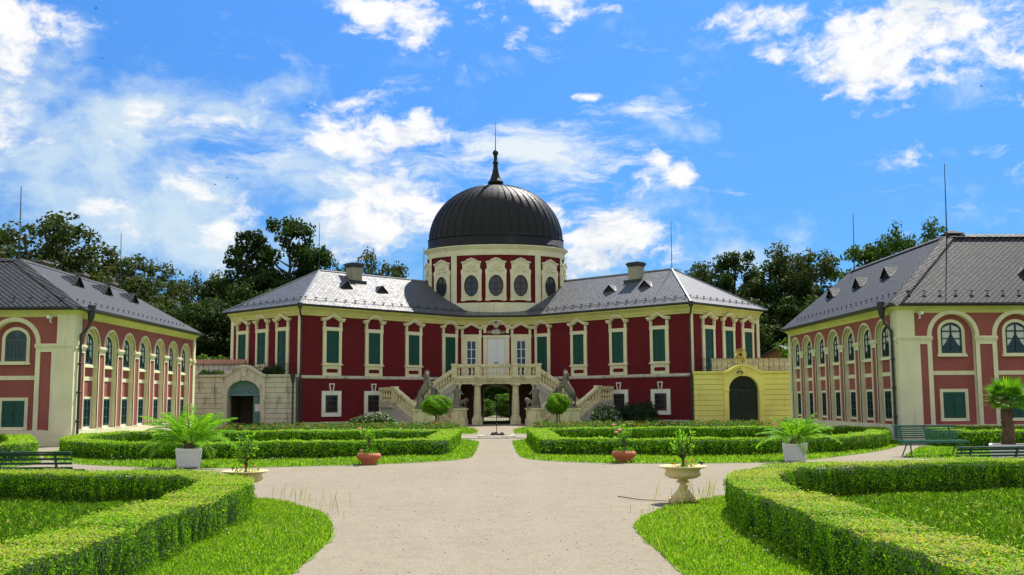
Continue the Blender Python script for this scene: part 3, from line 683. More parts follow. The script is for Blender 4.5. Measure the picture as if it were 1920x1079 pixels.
# ground-floor windows, on the outer two bays of each wing
def ground_window():
    mb = MB(); O, I, z0, z1 = .74, .47, 0, 1.6
    mb.box(-O, -I, -.07, 0, z0, z1); mb.box(I, O, -.07, 0, z0, z1); mb.box(-I, I, -.07, 0, z0, .25); mb.box(-I, I, -.07, 0, 1.34, z1)
    ko = [(-.20, 2.07), (.20, 2.07), (.09, 1.44), (-.09, 1.44)]; ki = [(-.13, 2.01), (.13, 2.01), (.045, 1.50), (-.045, 1.50)]
    mb.band(ko+ko[:1], ki+ki[:1], -.10, 0, 0); mb.xz(ki, -.06, 0, 1)
    me = mb.mesh('ground_window', [WHITE, RED])
    sp = sash_spec(.92, 1.08, plain('brown_sash', (.10, .055, .03), .6) if 'brown_sash' not in MATS else MATS['brown_sash'], 2, 3, -.02, .05, .07)
    mb = MB()
    for x in np.linspace(-.36, .36, 5): mb.box(x-.01, x+.01, -.062, -.045, .26, 1.34)
    for z in (.5, .8, 1.1): mb.box(-.47, .47, -.058, -.05, z-.01, z+.01)
    return ('ground_window', me, [(sp[0], sp[1], sp[2], (0, 0, .26)), ('window_grille', mb.mesh('window_grille', IRON), [])])
GW = ground_window()
for s in (-1, 1):
    wi = Wall((s*A[0], A[1]), -s*R(45), PR)
    for q in (QI[0], QI[1]): inst(GW, pal, wi.at(-s*q, .68), wi.a)
# ------------------------------------------------------------ wing roofs
RZ = 10.42; ov = .46
def wing_roof(s):
    e = ov*math.sqrt(2)
    u = Vector((-s*IS2, IS2)); v = Vector((s*IS2, IS2))          # u along the wing inwards, v across it outwards
    def W2(a, b): p = Vector((s*A[0], A[1]))+u*a+v*b; return p.x, p.y-72
    Lin = (A[0]-0)/IS2
    c0 = W2(-ov, -ov); c1 = W2(-ov, Wd_+ov); ap = W2(Wd_*.5, Wd_*.5)
    # where eaves and ridge meet the middle axis x = 0
    inn = (0.0, A[1]+A[0]-e-72); rdg = (0.0, A[1]+A[0]+Wd_*IS2-72); out = (0.0, A[1]+A[0]+Wd_*2*IS2+e-72)
    mb = MB(); z = 7.58
    mb.poly([(*c0, z), (*inn, z), (*rdg, RZ), (*ap, RZ)]); mb.poly([(*c0, z), (*ap, RZ), (*c1, z)]); mb.poly([(*c1, z), (*ap, RZ), (*rdg, RZ), (*out, z)])
    mb.poly([(*c0, z), (*c1, z), (*out, z), (*inn, z)])
    rf = mb.build('roof', PSLATE, pal)
    mb = MB(); mb.tube([(*ap, RZ+.02), (*rdg, RZ+.02)], .07, 6); mb.tube([(*ap, RZ+.02), (*c0, z+.03)], .055, 6); mb.tube([(*ap, RZ+.02), (*c1, z+.03)], .055, 6)
    mb.build('ridge_cap', plain('ridge_sheet', (.34, .35, .37), .4, .3) if 'ridge_sheet' not in MATS else MATS['ridge_sheet'], rf)
    # snow guards: little dark hooks in a row above the gutter, with their bright rail
    mb = MB(); slope = (RZ-z)/(Wd_*.5+ov)
    for (p, q, nrm) in ((W2(-ov, -ov), inn, v), (W2(-ov, -ov), W2(-ov, Wd_+ov), u)):
        p, q = Vector(p), Vector(q); L = (q-p).length; d = (q-p).normalized(); k = int(L/.75)
        a, b = p+nrm*.55+d*.9, q+nrm*.55-d*.9
        mb.tube([(a.x, a.y, z+.55*slope+.06), (b.x, b.y, z+.55*slope+.06)], .018, 4)
        for i in range(1, k):
            c = p+d*(L*i/k)+nrm*.55
            if abs(c.x) < 2.2: continue
            mb.box(c.x-.02, c.x+.02, c.y-.02, c.y+.02, z+.55*slope, z+.55*slope+.17); mb.obox((c.x, c.y), (d.x, d.y), (-d.y, d.x), .10, .015, z+.55*slope+.14, z+.55*slope+.19)
    mb.build('snow_guard', ZINC, rf)
    # two little gabled roof vents on the inner slope
    for q, h in ((4.8, 2.45), (7.7, 2.30)):
        mb = MB(); w = .46; up = .42
        base = W2(q, h-ov); zz = z+(h)*slope
        d, nv = Vector((u.x, u.y)), Vector((v.x, v.y)); B = Vector(base)
        f0, f1 = B-d*w, B+d*w; back = B+nv*(up/slope)
        mb.poly([(f0.x, f0.y, zz), (f1.x, f1.y, zz), (B.x, B.y, zz+up)], 1)
        fr = B-nv*.10; g0, g1 = f0-nv*.1-d*.08, f1-nv*.1+d*.08
        mb.poly([(g0.x, g0.y, zz-.02), (fr.x, fr.y, zz+up+.05), (back.x, back.y, zz+up+.03), (f0.x+nv.x*.05-d.x*.1, f0.y+nv.y*.05-d.y*.1, zz+.03)], 0)
        mb.poly([(g1.x, g1.y, zz-.02), (f1.x+nv.x*.05+d.x*.1, f1.y+nv.y*.05+d.y*.1, zz+.03), (back.x, back.y, zz+up+.03), (fr.x, fr.y, zz+up+.05)], 0)
        mb.build('roof_vent', [ZINC, DARK], rf)
    # chimney near the ridge and a thin lightning rod at the hip
    c = W2(5.6+.9, 3.4) if s < 0 else W2(5.9+.7, 3.4)
    mb = MB(); zb = z+(3.4)*slope
    mb.obox(c, u, v, .42, .36, zb, RZ+.34, 0); mb.obox(c, u, v, .48, .42, RZ+.34, RZ+.46, 1); mb.obox(c, u, v, .54, .48, RZ+.46, RZ+.58, 1); mb.obox(c, u, v, .46, .40, RZ+.58, RZ+.64, 1)
    mb.obox((c[0], c[1]), u, v, .62, .62, zb-.1, zb+.12, 1)
    mb.build('chimney', [CHIM, ZINC], rf)
    if s < 0:
        c = W2(10.4, 6.6); mb = MB(); mb.obox(c, u, v, .5, .4, 9.0, RZ+.35, 0); mb.obox(c, u, v, .6, .5, RZ+.35, RZ+.5, 1); mb.build('chimney', [CHIM, ZINC], rf)
    mb = MB(); mb.tube([(ap[0], ap[1], RZ), (ap[0]+s*.02, ap[1], RZ+3.3)], [.03, .014], 5); mb.build('lightning_rod', ZINC, rf)
for s in (-1, 1): wing_roof(s)
# metal skirt between the front cornice and the drum
mb = MB(); prof = [(-2.95, .02)]
ps = [P2(-3.2, CY-.78+.0), P2(-CX, CY-.48), P2(CX, CY-.48), P2(3.2, CY-.78)]
fr = [(-4.6, CY-72-2.5), (-2.7, CY-72-.52), (2.7, CY-72-.52), (4.6, CY-72-2.5)]; bk = [(-4.2, 2.2), (-2.6, 1.42), (2.6, 1.42), (4.2, 2.2)]
for i in (1,):
    nseg = 12
    for k in range(nseg):
        t0, t1 = k/nseg, (k+1)/nseg
        L = lambda a, b, t: (a[0]+(b[0]-a[0])*t, a[1]+(b[1]-a[1])*t)
        a, b, c, d = L(fr[1], fr[2], t0), L(fr[1], fr[2], t1), L(bk[1], bk[2], t1), L(bk[1], bk[2], t0)
        mb.quad((*a, 7.60), (*b, 7.60), (*c, 8.06), (*d, 8.06)); mb.tube([(*a, 7.62), (*d, 8.08)], .025, 4)
for s in (-1, 1): mb.poly([(s*2.7, CY-72-.52, 7.60), (s*3.5, CY-72+.25, 7.62), (s*3.6, 1.9, 8.25), (s*2.6, 1.42, 8.06)])
mb.build('skirt_roof', SKIRT, pal)
# ------------------------------------------------------------ drum and dome
DC = (0, 76.4-72); DR, SY = 5.14, 0.67
def dpt(a, r, z): return (r*math.sin(a), DC[1]-r*math.cos(a)*SY, z)
drum = MB()
drum.lathe([(DR, 7.0), (DR, 12.15)], 96, 0, (0, DC[1], 0), SY)
drum.lathe([(DR, 7.0), (DR+.05, 7.0), (DR+.05, 8.56), (DR, 8.60)], 96, 1, (0, DC[1], 0), SY)
DRUM = drum.build('drum', [RED, CREAM], pal, smooth=False)
mb = MB(); mb.lathe([(DR, 12.04), (DR+.06, 12.06), (DR+.06, 12.26), (DR+.02, 12.28), (DR+.02, 12.48), (DR+.10, 12.52), (DR+.18, 12.62), (DR+.27, 12.68), (DR+.29, 12.76), (DR+.1, 12.80)], 96, 0, (0, DC[1], 0), SY)
mb.build('drum_cornice', CREAM, DRUM)
for a in (-67.5, -35.6, 35.6, 67.5, 110, -110, 150, -150):
    mb = MB(); hw = .25 if abs(a) < 50 else .23; ar = R(a); n_ = 3
    mb.lathe([(DR+.001, 8.55), (DR+.09, 8.55), (DR+.09, 12.06), (DR+.001, 12.06)], n_, 0, (0, DC[1], 0), SY, ar-hw/DR, ar+hw/DR)
    mb.build('pilaster', CREAM, DRUM)
def oval_window():
    mb = MB(); n = 28
    out = [(-.70, 0.0), (-.40, 0.0), (-.34, .06), (.34, .06), (.40, 0), (.70, 0), (.70, .10), (.66, .18), (.66, 1.85), (.70, 1.95), (.70, 2.18), (.58, 2.26), (.50, 2.42), (.60, 2.62), (.62, 2.75), (.40, 2.80), (.26, 2.92), (0, 3.02),
           (-.26, 2.92), (-.40, 2.80), (-.62, 2.75), (-.60, 2.62), (-.50, 2.42), (-.58, 2.26), (-.70, 2.18), (-.70, 1.95), (-.66, 1.85), (-.66, .18), (-.70, .10)]
    oz, ow, oh = 1.06, .48, .75
    # ring of quads between the oval and the outline, matched by angle
    def ray_out(t):
        d = (math.cos(t), math.sin(t)); best = 0
        for (x1, z1), (x2, z2) in zip(out, out[1:]+out[:1]):
            z1_, z2_ = z1-oz, z2-oz; den = d[0]*(z2_-z1_)-d[1]*(x2-x1)
            if abs(den) < 1e-9: continue
            r_ = (x1*(z2_-z1_)-z1_*(x2-x1))/den; k = (x1*d[1]-z1_*d[0])/den
            if r_ > 0 and -1e-6 <= k <= 1+1e-6: best = max(best, r_)
        return (d[0]*best, oz+d[1]*best)
    N_ = 72; oo = [ray_out(2*PI*i/N_+.01) for i in range(N_+1)]; ii = [(ow*math.cos(2*PI*i/N_+.01), oz+oh*math.sin(2*PI*i/N_+.01)) for i in range(N_+1)]
    mb.band(oo, ii, -.08, .12)
    mb.band([(x*1.16, oz+(z-oz)*1.11) for x, z in ii], ii, -.11, -.08)
    lo = [(-.66, 2.66), (-.42, 2.70), (-.27, 2.83), (0, 2.93), (.27, 2.83), (.42, 2.70), (.66, 2.66)]
    mb.band([(x, z+.10) for x, z in lo], lo, -.16, 0)
    for t in range(7): a = PI*(t+.5)/7; mb.tube([(0, -.09, 2.28), (.2*math.cos(a), -.14, 2.28+.26*math.sin(a)), (.3*math.cos(a), -.1, 2.28+.4*math.sin(a))], [.03, .05, .02], 5)
    for s in (-1, 1): mb.tube([(s*.08, -.1, 2.16), (s*.26, -.12, 2.12), (s*.42, -.1, 2.2), (s*.46, -.09, 2.3)], [.05, .05, .04, .02], 5)
    me = mb.mesh('oval_window', CREAM)
    mb = MB(); mb.band(ii, [(x*.88, oz+(z-oz)*.91) for x, z in ii], -.05, .02); mb.box(-.025, .025, -.045, .02, oz-oh*.93, oz+oh*.93)
    for z in (-.2, .2): mb.box(-ow*.9, ow*.9, -.04, .02, oz+z-.018, oz+z+.018)
    sm = mb.mesh('oval_sash', plain('sash_brown', (.05, .03, .02), .5))
    mb = MB(); mb.poly([(x, -.005, z) for x, z in ii[:-1]]); pm = mb.mesh('pane', GLASS)
    return ('oval_window', me, [('oval_sash', sm, []), ('pane', pm, [])])
OW = oval_window()
for a in (-78, -49.6, -20.0, 0, 20.0, 49.6, 78):
    ar = R(a); x, y, _ = dpt(ar, DR, 0); tang = math.atan2(SY*math.sin(ar), math.cos(ar))
    o_ = inst(OW, DRUM, (x, y, 8.72), tang); o_.scale = (1.12, 1, 1.03)
mb = MB(); prof = [(DR+.02, 12.78), (DR+.10, 12.82), (DR+.05, 12.92), (DR-.04, 12.96), (DR-.04, 13.48), (DR-.12, 13.52)]
DH = 4.28
for i in range(25): t = PI/2*i/24; prof.append(((DR-.12)*math.cos(t)**.92+.28*(i/24)**6, 13.52+DH*math.sin(t)))
mb.lathe(prof, 96, 0, (0, DC[1], 0), SY)
for k in range(44):
    a = 2*PI*k/44+.07; pts = []
    for i in range(0, 23): t = PI/2*i/24; r = (DR-.12)*math.cos(t)**.92+.28*(i/24)**6; pts.append(dpt(a, r+.015, 13.52+DH*math.sin(t)+.015))
    mb.tube(pts, .018, 4, 0, False)
for z, r in ((13.50, DR-.06),): mb.lathe([(r, z), (r+.05, z+.02), (r+.05, z+.06), (r-.05, z+.08)], 72, 0, (0, DC[1], 0), SY)
dome = mb.build('dome', DOME, pal, smooth=True)
mb = MB(); z = 17.74
mb.lathe([(.54, z-.15), (.54, z+.22), (.59, z+.24), (.59, z+.36), (.48, z+.45), (.36, z+.72), (.26, z+1.05), (.18, z+1.45), (.16, z+1.75), (.22, z+1.80), (.22, z+1.90), (.14, z+1.95), (.13, z+2.42), (.19, z+2.48), (.23, z+2.62), (.17, z+2.76), (.05, z+2.85), (.035, z+2.9), (.012, 22.85), (0, 22.86)], 20, 0, (0, DC[1], 0))
mb.build('spire', DOME, dome, smooth=True)
# thin pale service ladder behind the drum's left side
mb = MB()
for dx in (0, .32): mb.tube([(-5.42-dx*.3, DC[1]+.4+dx, 10.0), (-5.42-dx*.3, DC[1]+.4+dx, 13.1)], .02, 4)
for z in np.arange(10.2, 13.0, .3): mb.tube([(-5.42, DC[1]+.4, z), (-5.52, DC[1]+.72, z)], .015, 4)
mb.build('ladder', plain('pale_green_metal', (.35, .55, .45), .5, .2), DRUM)
# downpipes at the two near corners
for s in (-1, 1):
    mb = MB(); d = Vector((0, -1))
    x, y = s*(A[0]), A[1]-72; o1 = (x, y-.70); o2 = (x, y-.16)
    mb.tube([(*o1, 7.62), (*o1, 7.40), (*o1, 7.28)], [.16, .16, .08], 10)
    mb.tube([(*o1, 7.3), (o1[0], o1[1]+.1, 7.05), (o2[0], o2[1]-.05, 6.75), (*o2, 6.6), (*o2, .1)], .06, 8)
    for z in (1.5, 3.3, 5.0): mb.lathe([(.075, z), (.085, z+.02), (.085, z+.06), (.075, z+.08)], 8, 0, (*o2, 0))
    mb.tube([(*o2, 2.9), (*o2, 2.2)], .10, 8)
    mb.build('downpipe', ZINC, pal)

# ================================================================== STAIRCASE
st = thing('staircase', 'sandstone double staircase with balustrades, columns and a balcony before the white door', 'staircase', (0, 69, 0))
SR = (0, 69)
def S2(x, y): return (x, y-69)
def baluster_mesh(h=.62):
    mb = MB(); k = h/.62
    mb.box(-.075, .075, -.075, .075, 0, .06*k); mb.box(-.075, .075, -.075, .075, .56*k, .62*k)
    mb.lathe([(.05, .06*k), (.035, .10*k), (.078, .20*k), (.085, .26*k), (.05, .40*k), (.033, .47*k), (.06, .50*k), (.05, .56*k)], 10)
    return mb.mesh('baluster', STONE)
BAL = baluster_mesh()
ZB = 3.16                               # balcony floor
BY = 69.95
def sloped(mb, p, q, z0a, z1a, z0b, z1b, w, m=0):
    """bar between plan points p and q, with bottom/top heights at both ends"""
    p, q = Vector(p), Vector(q); d = (q-p).normalized(); n = Vector((-d.y, d.x))*w/2
    vs = [(p.x-n.x, p.y-n.y, z0a), (p.x+n.x, p.y+n.y, z0a), (q.x+n.x, q.y+n.y, z0b), (q.x-n.x, q.y-n.y, z0b),
          (p.x-n.x, p.y-n.y, z1a), (p.x+n.x, p.y+n.y, z1a), (q.x+n.x, q.y+n.y, z1b), (q.x-n.x, q.y-n.y, z1b)]
    mb.add(vs, [(0, 3, 2, 1), (4, 5, 6, 7), (0, 1, 5, 4), (1, 2, 6, 5), (2, 3, 7, 6), (3, 0, 4, 7)], m)
def balustrade(p, q, za, zb, step=.24, ends=(0, 0), par=None):
    """rail, base and separate balusters from p to q on floors za, zb"""
    mb = MB(); sloped(mb, p, q, za, za+.13, zb, zb+.13, .26); sloped(mb, p, q, za+.75, za+.92, zb+.75, zb+.92, .30); sloped(mb, p, q, za+.70, za+.75, zb+.70, zb+.75, .24)
    par = par or st
    rail = mb.build('balustrade', STONE, par)
    p, q = Vector(p), Vector(q); L = (q-p).length; k = max(1, int(L/step))
    for i in range(k):
        t = (i+.5)/k; c = p+(q-p)*t
        obj('baluster', BAL, rail, (c.x, c.y, za+(zb-za)*t+.115), math.atan2((q-p).y, (q-p).x))
def post(x, y, z0, z1, w=.34, rz=0.0, name='newel_post', m=None):
    mb = MB(); h = w/2
    mb.box(-h, h, -h, h, z0, z1-.12); mb.box(-h-.05, h+.05, -h-.05, h+.05, z1-.12, z1); mb.box(-h-.03, h+.03, -h-.03, h+.03, z0, z0+.12)
    mb.box(-h*.6, h*.6, -h-.015, -h, z0+.25, z1-.25)
    return mb.build(name, m or STONE, st, (*S2(x, y), 0), rz)
# balcony slab
mb = MB(); mb.sweep([S2(-3.6, 71.7), S2(-2.95, BY), S2(2.95, BY), S2(3.6, 71.7)], [(-.35, 2.74), (0.0, 2.74), (.02, 2.92), (.08, 2.95), (.10, 3.06), (.16, 3.10), (.16, 3.17), (-.35, 3.17)], 0)
mb.prism([S2(-3.5, 71.6), S2(-2.9, BY+.1), S2(2.9, BY+.1), S2(3.5, 71.6), S2(2.4, CY), S2(-2.4, CY)], 2.80, 3.155, 0)
mb.build('balcony', STONE, st)
for x in (-2.86, -1.30, 1.30, 2.86): post(x, BY, ZB, 4.12, .36)
for a, b in ((-2.68, -1.48), (-1.12, 1.12), (1.48, 2.68)): balustrade(S2(a, BY), S2(b, BY), ZB+.01, ZB+.01, .245)
for x in (-1.30, 1.30):
    mb = MB(); mb.box(-.36, .36, -.36, .36, 0, .42); mb.box(-.31, .31, -.31, .31, .42, .50)
    mb.lathe([(.30, .50), (.31, .54), (.27, .60), (.255, .66), (.262, 1.2), (.215, 2.42), (.23, 2.45), (.23, 2.50), (.215, 2.52), (.215, 2.58), (.30, 2.65)], 24)
    mb.box(-.33, .33, -.33, .33, 2.65, 2.745); mb.build('column', STONE, st, (*S2(x, BY+.28), 0), smooth=False)
for s in (-1, 1):
    mb = MB(); mb.box(-.27, .27, -.30, .30, .30, 2.62); mb.box(-.32, .32, -.35, .35, 0, .30); mb.box(-.33, .33, -.36, .36, 2.62, 2.745)
    mb.build('pier', STONE, st, (*S2(s*2.72, BY+.32), 0))
def side_stair(s):
    u = Vector((-s*IS2, IS2)); d = Vector((-s*IS2, -IS2))              # along the wing wall inwards; out and down
    W0 = Vector((s*7.62, 67.4-69))
    ZL = 1.56; LD, LW, RUN = 1.50, 2.75, 3.0
    T = lambda a, b: tuple(W0+u*a+d*b)
    # landing block and plaster flanks
    mb = MB(); mb.prism([T(-.02, -.05), T(-.02, LD), T(LW+.1, LD), T(LW+.1, -.05)], ZL-.16, ZL, 0); 
    mb.build('landing', STONE, st)
    mb = MB(); mb.prism([T(.05, 0), T(.05, LD-.02), T(LW, LD-.02), T(LW, 0)], 0, ZL-.17, 0)
    for a in (.02, LW-.02):                                            # triangular cheeks under the lower flight
        p0, p1 = Vector(T(a-.12, LD-.03)), Vector(T(a-.12, LD+RUN-.2)); q0, q1 = Vector(T(a+.12, LD-.03)), Vector(T(a+.12, LD+RUN-.2))
        mb.add([(*p0, 0), (*p1, 0), (*p0, ZL-.15), (*q0, 0), (*q1, 0), (*q0, ZL-.15)], [(0, 1, 2), (3, 5, 4), (1, 4, 5, 2), (0, 2, 5, 3)])
    UR = 3.05; w2 = 1.45
    p0, p1 = Vector(T(LW, w2)), Vector(T(LW+UR, w2)); q0, q1 = Vector(T(LW, w2-.22)), Vector(T(LW+UR, w2-.22))
    mb.add([(*p0, 0), (*p1, 0), (*p1, ZB-.35), (*p0, ZL-.35), (*q0, 0), (*q1, 0), (*q1, ZB-.35), (*q0, ZL-.35)], [(0, 1, 2, 3), (4, 7, 6, 5), (3, 2, 6, 7), (0, 4, 5, 1), (1, 5, 6, 2), (0, 3, 7, 4)])
    mb.build('plaster_flank', plaster('stair_plaster', (.62, .60, .54), (.2, .19, .16), .5) if 'stair_plaster' not in MATS else MATS['stair_plaster'], st)
    # steps of both flights
    mb = MB(); n = 10
    for i in range(n):
        z = ZL*(n-i-1)/n; b0, b1 = LD+RUN*i/n, LD+RUN*(i+1)/n
        mb.prism([T(.1, b0), T(.1, b1), T(LW-.1, b1), T(LW-.1, b0)], 0, z+.004, 0)
        mb.prism([T(.1, b1-.02), T(.1, b1+.06), T(LW-.1, b1+.06), T(LW-.1, b1-.02)], max(z-.045, 0), z+.008, 0)
    n = 10
    for i in range(n):
        z = ZL+(ZB-ZL)*(i+1)/n; a0, a1 = LW+UR*i/n, LW+UR*(i+1)/n
        mb.prism([T(a0, 0), T(a0, w2-.2), T(a1, w2-.2), T(a1, 0)], z-.3, z-.004, 0)
    mb.build('steps', STONE, st)
    # stringers and balustrades
    mb = MB(); sloped(mb, T(LW, w2), T(LW+UR, w2), ZL-.40, ZL+.03, ZB-.40, ZB+.03, .30); sloped(mb, T(LW, w2+.03), T(LW+UR, w2+.03), ZL-.08, ZL+.06, ZB-.08, ZB+.06, .34)
    for a in (0.0, LW): sloped(mb, T(a, LD), T(a, LD+RUN-.3), ZL-.38, ZL+.03, -.2, .12, .30); sloped(mb, T(a, LD), T(a, LD+RUN-.3), ZL-.06, ZL+.06, .04, .16, .35)
    sloped(mb, T(0, -.02), T(0, LD), ZL-.34, ZL+.04, ZL-.34, ZL+.04, .30)
    mb.build('stringer', STONED, st)
    balustrade(T(0, .05), T(0, LD-.12), ZL+.03, ZL+.03, .23)
    balustrade(T(0, LD+.12), T(0, LD+RUN-.75), ZL+.0, .39, .25); balustrade(T(LW, LD+.12), T(LW, LD+RUN-.55), ZL+.0, .29, .25)
    balustrade(T(LW+.15, w2), T(LW+UR-.15, w2), ZL+.12, ZB-.03, .25)
    for a, b, z0, z1 in ((0, LD, ZL-.05, ZL+1.0), (LW, LD, ZL-.4, ZL+1.02)):
        c = T(a, b); post(c[0], c[1]+69, z0, z1, .30, s*R(45))
    # pedestals at the foot
    hx, hy = T(0, LD+RUN+.05); 
    mb = MB(); mb.box(-.72, .72, -.62, .62, 0, .42); mb.box(-.66, .66, -.56, .56, .42, 1.02); mb.box(-.74, .74, -.64, .64, 1.02, 1.12); mb.box(-.42, .42, -.575, -.56, .5, .95); mb.box(-.69, .69, -.59, .59, .42, .48)
    mb.build('pedestal', STONE, st, (hx, hy, 0), s*R(8))
    lx, ly = T(LW+.28, LD+RUN-.15)
    mb = MB(); mb.box(-.48, .48, -.48, .48, 0, .42); mb.box(-.42, .42, -.42, .42, .42, 1.04); mb.box(-.50, .50, -.50, .50, 1.04, 1.13); mb.box(-.27, .27, -.435, -.42, .5, .95); mb.box(-.45, .45, -.45, .45, .42, .48)
    mb.build('pedestal', STONE, st, (lx, ly, 0), s*R(10))
    return (hx, hy+69), (lx, ly+69)
PED = {s: side_stair(s) for s in (-1, 1)}

# ================================================================== STATUES
def skin(name, V, E, m, parent=None, loc=(0, 0, 0), rz=0.0, sub=1, sx=1.0):
    """one continuous body grown over a skeleton; V = (x, y, z, r) or (x, y, z, rx, ry)"""
    me = bpy.data.meshes.new(name); me.from_pydata([(v[0]*sx, v[1], v[2]) for v in V], [], []) if False else me.from_pydata([(v[0]*sx, v[1], v[2]) for v in V], E, [])
    me.materials.append(m)
    o = obj(name, me, parent, loc, rz)
    md = o.modifiers.new('skin', 'SKIN'); md.use_smooth_shade = True
    for i, v in enumerate(V):
        sv = me.skin_vertices[0].data[i]; sv.radius = (v[3], v[4] if len(v) > 4 else v[3]); sv.use_root = (i == 0)
    ss = o.modifiers.new('sub', 'SUBSURF'); ss.levels = sub; ss.render_levels = sub
    return o
def chain(V, E, pts, start=None):
    last = start
    for p in pts:
        V.append(p); i = len(V)-1
        if last is not None: E.append((last, i))
        last = i
    return last
def horse_statue(s, loc):
    t = thing('horse_statue', 'weathered stone rearing horse held by a groom, on the '+('left' if s < 0 else 'right')+' stair pedestal', 'statue', loc, 0, 'horse statues on the staircase')
    mb = MB(); rnd = random.Random(5 if s < 0 else 6)
    for i in range(9):
        a = rnd.uniform(0, 6.28); r = rnd.uniform(.1, .42); h = rnd.uniform(.12, .42) if i > 1 else .8
        mb.lathe([(.26, -.02), (.24, h*.4), (.16, h*.8), (.02, h)], 7, 0, (r*math.cos(a)*1.2, r*math.sin(a), 0), 1.0, wob=lambda q, z: 1+.25*math.sin(3*q+i))
    mb.box(-.62, .62, -.5, .5, 0, .12); mb.build('rock_base', STATUE, t, smooth=False)
    sx = -s                                                       # left statue as measured; right is mirrored
    V, E = [], []
    V.append((-.22, .02, 1.02, .24, .22))                         # pelvis
    ch = chain(V, E, [(-.05, 0, 1.25, .26, .25), (.10, -.02, 1.48, .25, .24), (.13, -.05, 1.72, .17, .16), (.10, -.08, 1.98, .13, .12), (.09, -.12, 2.18, .11, .10)], 0)
    hd = ch; chain(V, E, [(.10, -.26, 2.10, .085), (.11, -.36, 1.92, .06), (.11, -.39, 1.83, .05)], hd)       # face hangs towards us
    for q in (-1, 1): chain(V, E, [(.09+q*.10, -.08, 2.28, .045), (.09+q*.13, -.06, 2.38, .012)], hd)          # ears
    chain(V, E, [(.09, -.06, 2.30, .06), (.09, -.05, 2.46, .025)], hd)                                         # plume
    for q, dx in ((-1, -.16), (1, .06)):                          # hind legs: thigh, hock, shank, hoof
        chain(V, E, [(-.30+dx*.6, q*.16, .80, .15), (-.20+dx, q*.18, .60, .085), (-.36+dx, q*.18, .36, .06), (-.30+dx, q*.18, .14, .045), (-.26+dx, q*.18, .05, .06)], 0)
    for q in (-1, 1):                                             # front legs drawn up
        chain(V, E, [(.26, q*.15-.05, 1.42, .11), (.46, q*.16-.12, 1.36, .07), (.52, q*.16-.16, 1.16, .05), (.42, q*.16-.18, 1.04, .05)], 2)
    chain(V, E, [(-.42, .04, .98, .06), (-.52, .05, .74, .07), (-.52, .05, .42, .05), (-.46, .05, .2, .02)], 0)  # tail
    skin('horse_body', V, E, STATUE, t, sub=2, sx=sx)
    mb = MB()
    for i in range(7):
        z = 1.55+i*.1; mb.tube([(sx*(-.02+.02*i*.5), .05, z), (sx*-.12, .07, z-.06), (sx*-.14, .05, z-.18)], [.05, .045, .012], 5)
    mb.build('mane', STATUE, t, smooth=True)
    V, E = [], []
    V.append((.50, -.14, .86, .15, .12))
    c = chain(V, E, [(.47, -.14, 1.04, .13, .11), (.44, -.15, 1.26, .17, .12), (.43, -.16, 1.42, .07), (.42, -.18, 1.50, .065)], 0); chain(V, E, [(.41, -.20, 1.60, .105), (.40, -.21, 1.70, .075)], c)
    chain(V, E, [(.30, -.20, 1.36, .07), (.20, -.30, 1.48, .055), (.13, -.34, 1.68, .045), (.12, -.36, 1.76, .035)], 2)
    chain(V, E, [(.60, -.16, 1.34, .07), (.74, -.18, 1.16, .055), (.86, -.24, 1.02, .045), (.92, -.26, 1.0, .03)], 2)
    chain(V, E, [(.44, -.18, .64, .10), (.40, -.22, .40, .07), (.40, -.18, .14, .05), (.40, -.28, .1, .045)], 0)
    chain(V, E, [(.60, -.12, .62, .10), (.66, -.16, .38, .07), (.70, -.08, .14, .05), (.72, -.18, .1, .045)], 0)
    skin('groom_figure', V, E, STATUE, t, sub=2, sx=sx)
    mb = MB(); mb.tube([(sx*.62, -.02, 1.3), (sx*.74, .06, .95), (sx*.66, .06, .5), (sx*.6, .02, .12)], [.08, .17, .19, .16], 8); mb.build('drapery', STATUE, t, smooth=True)
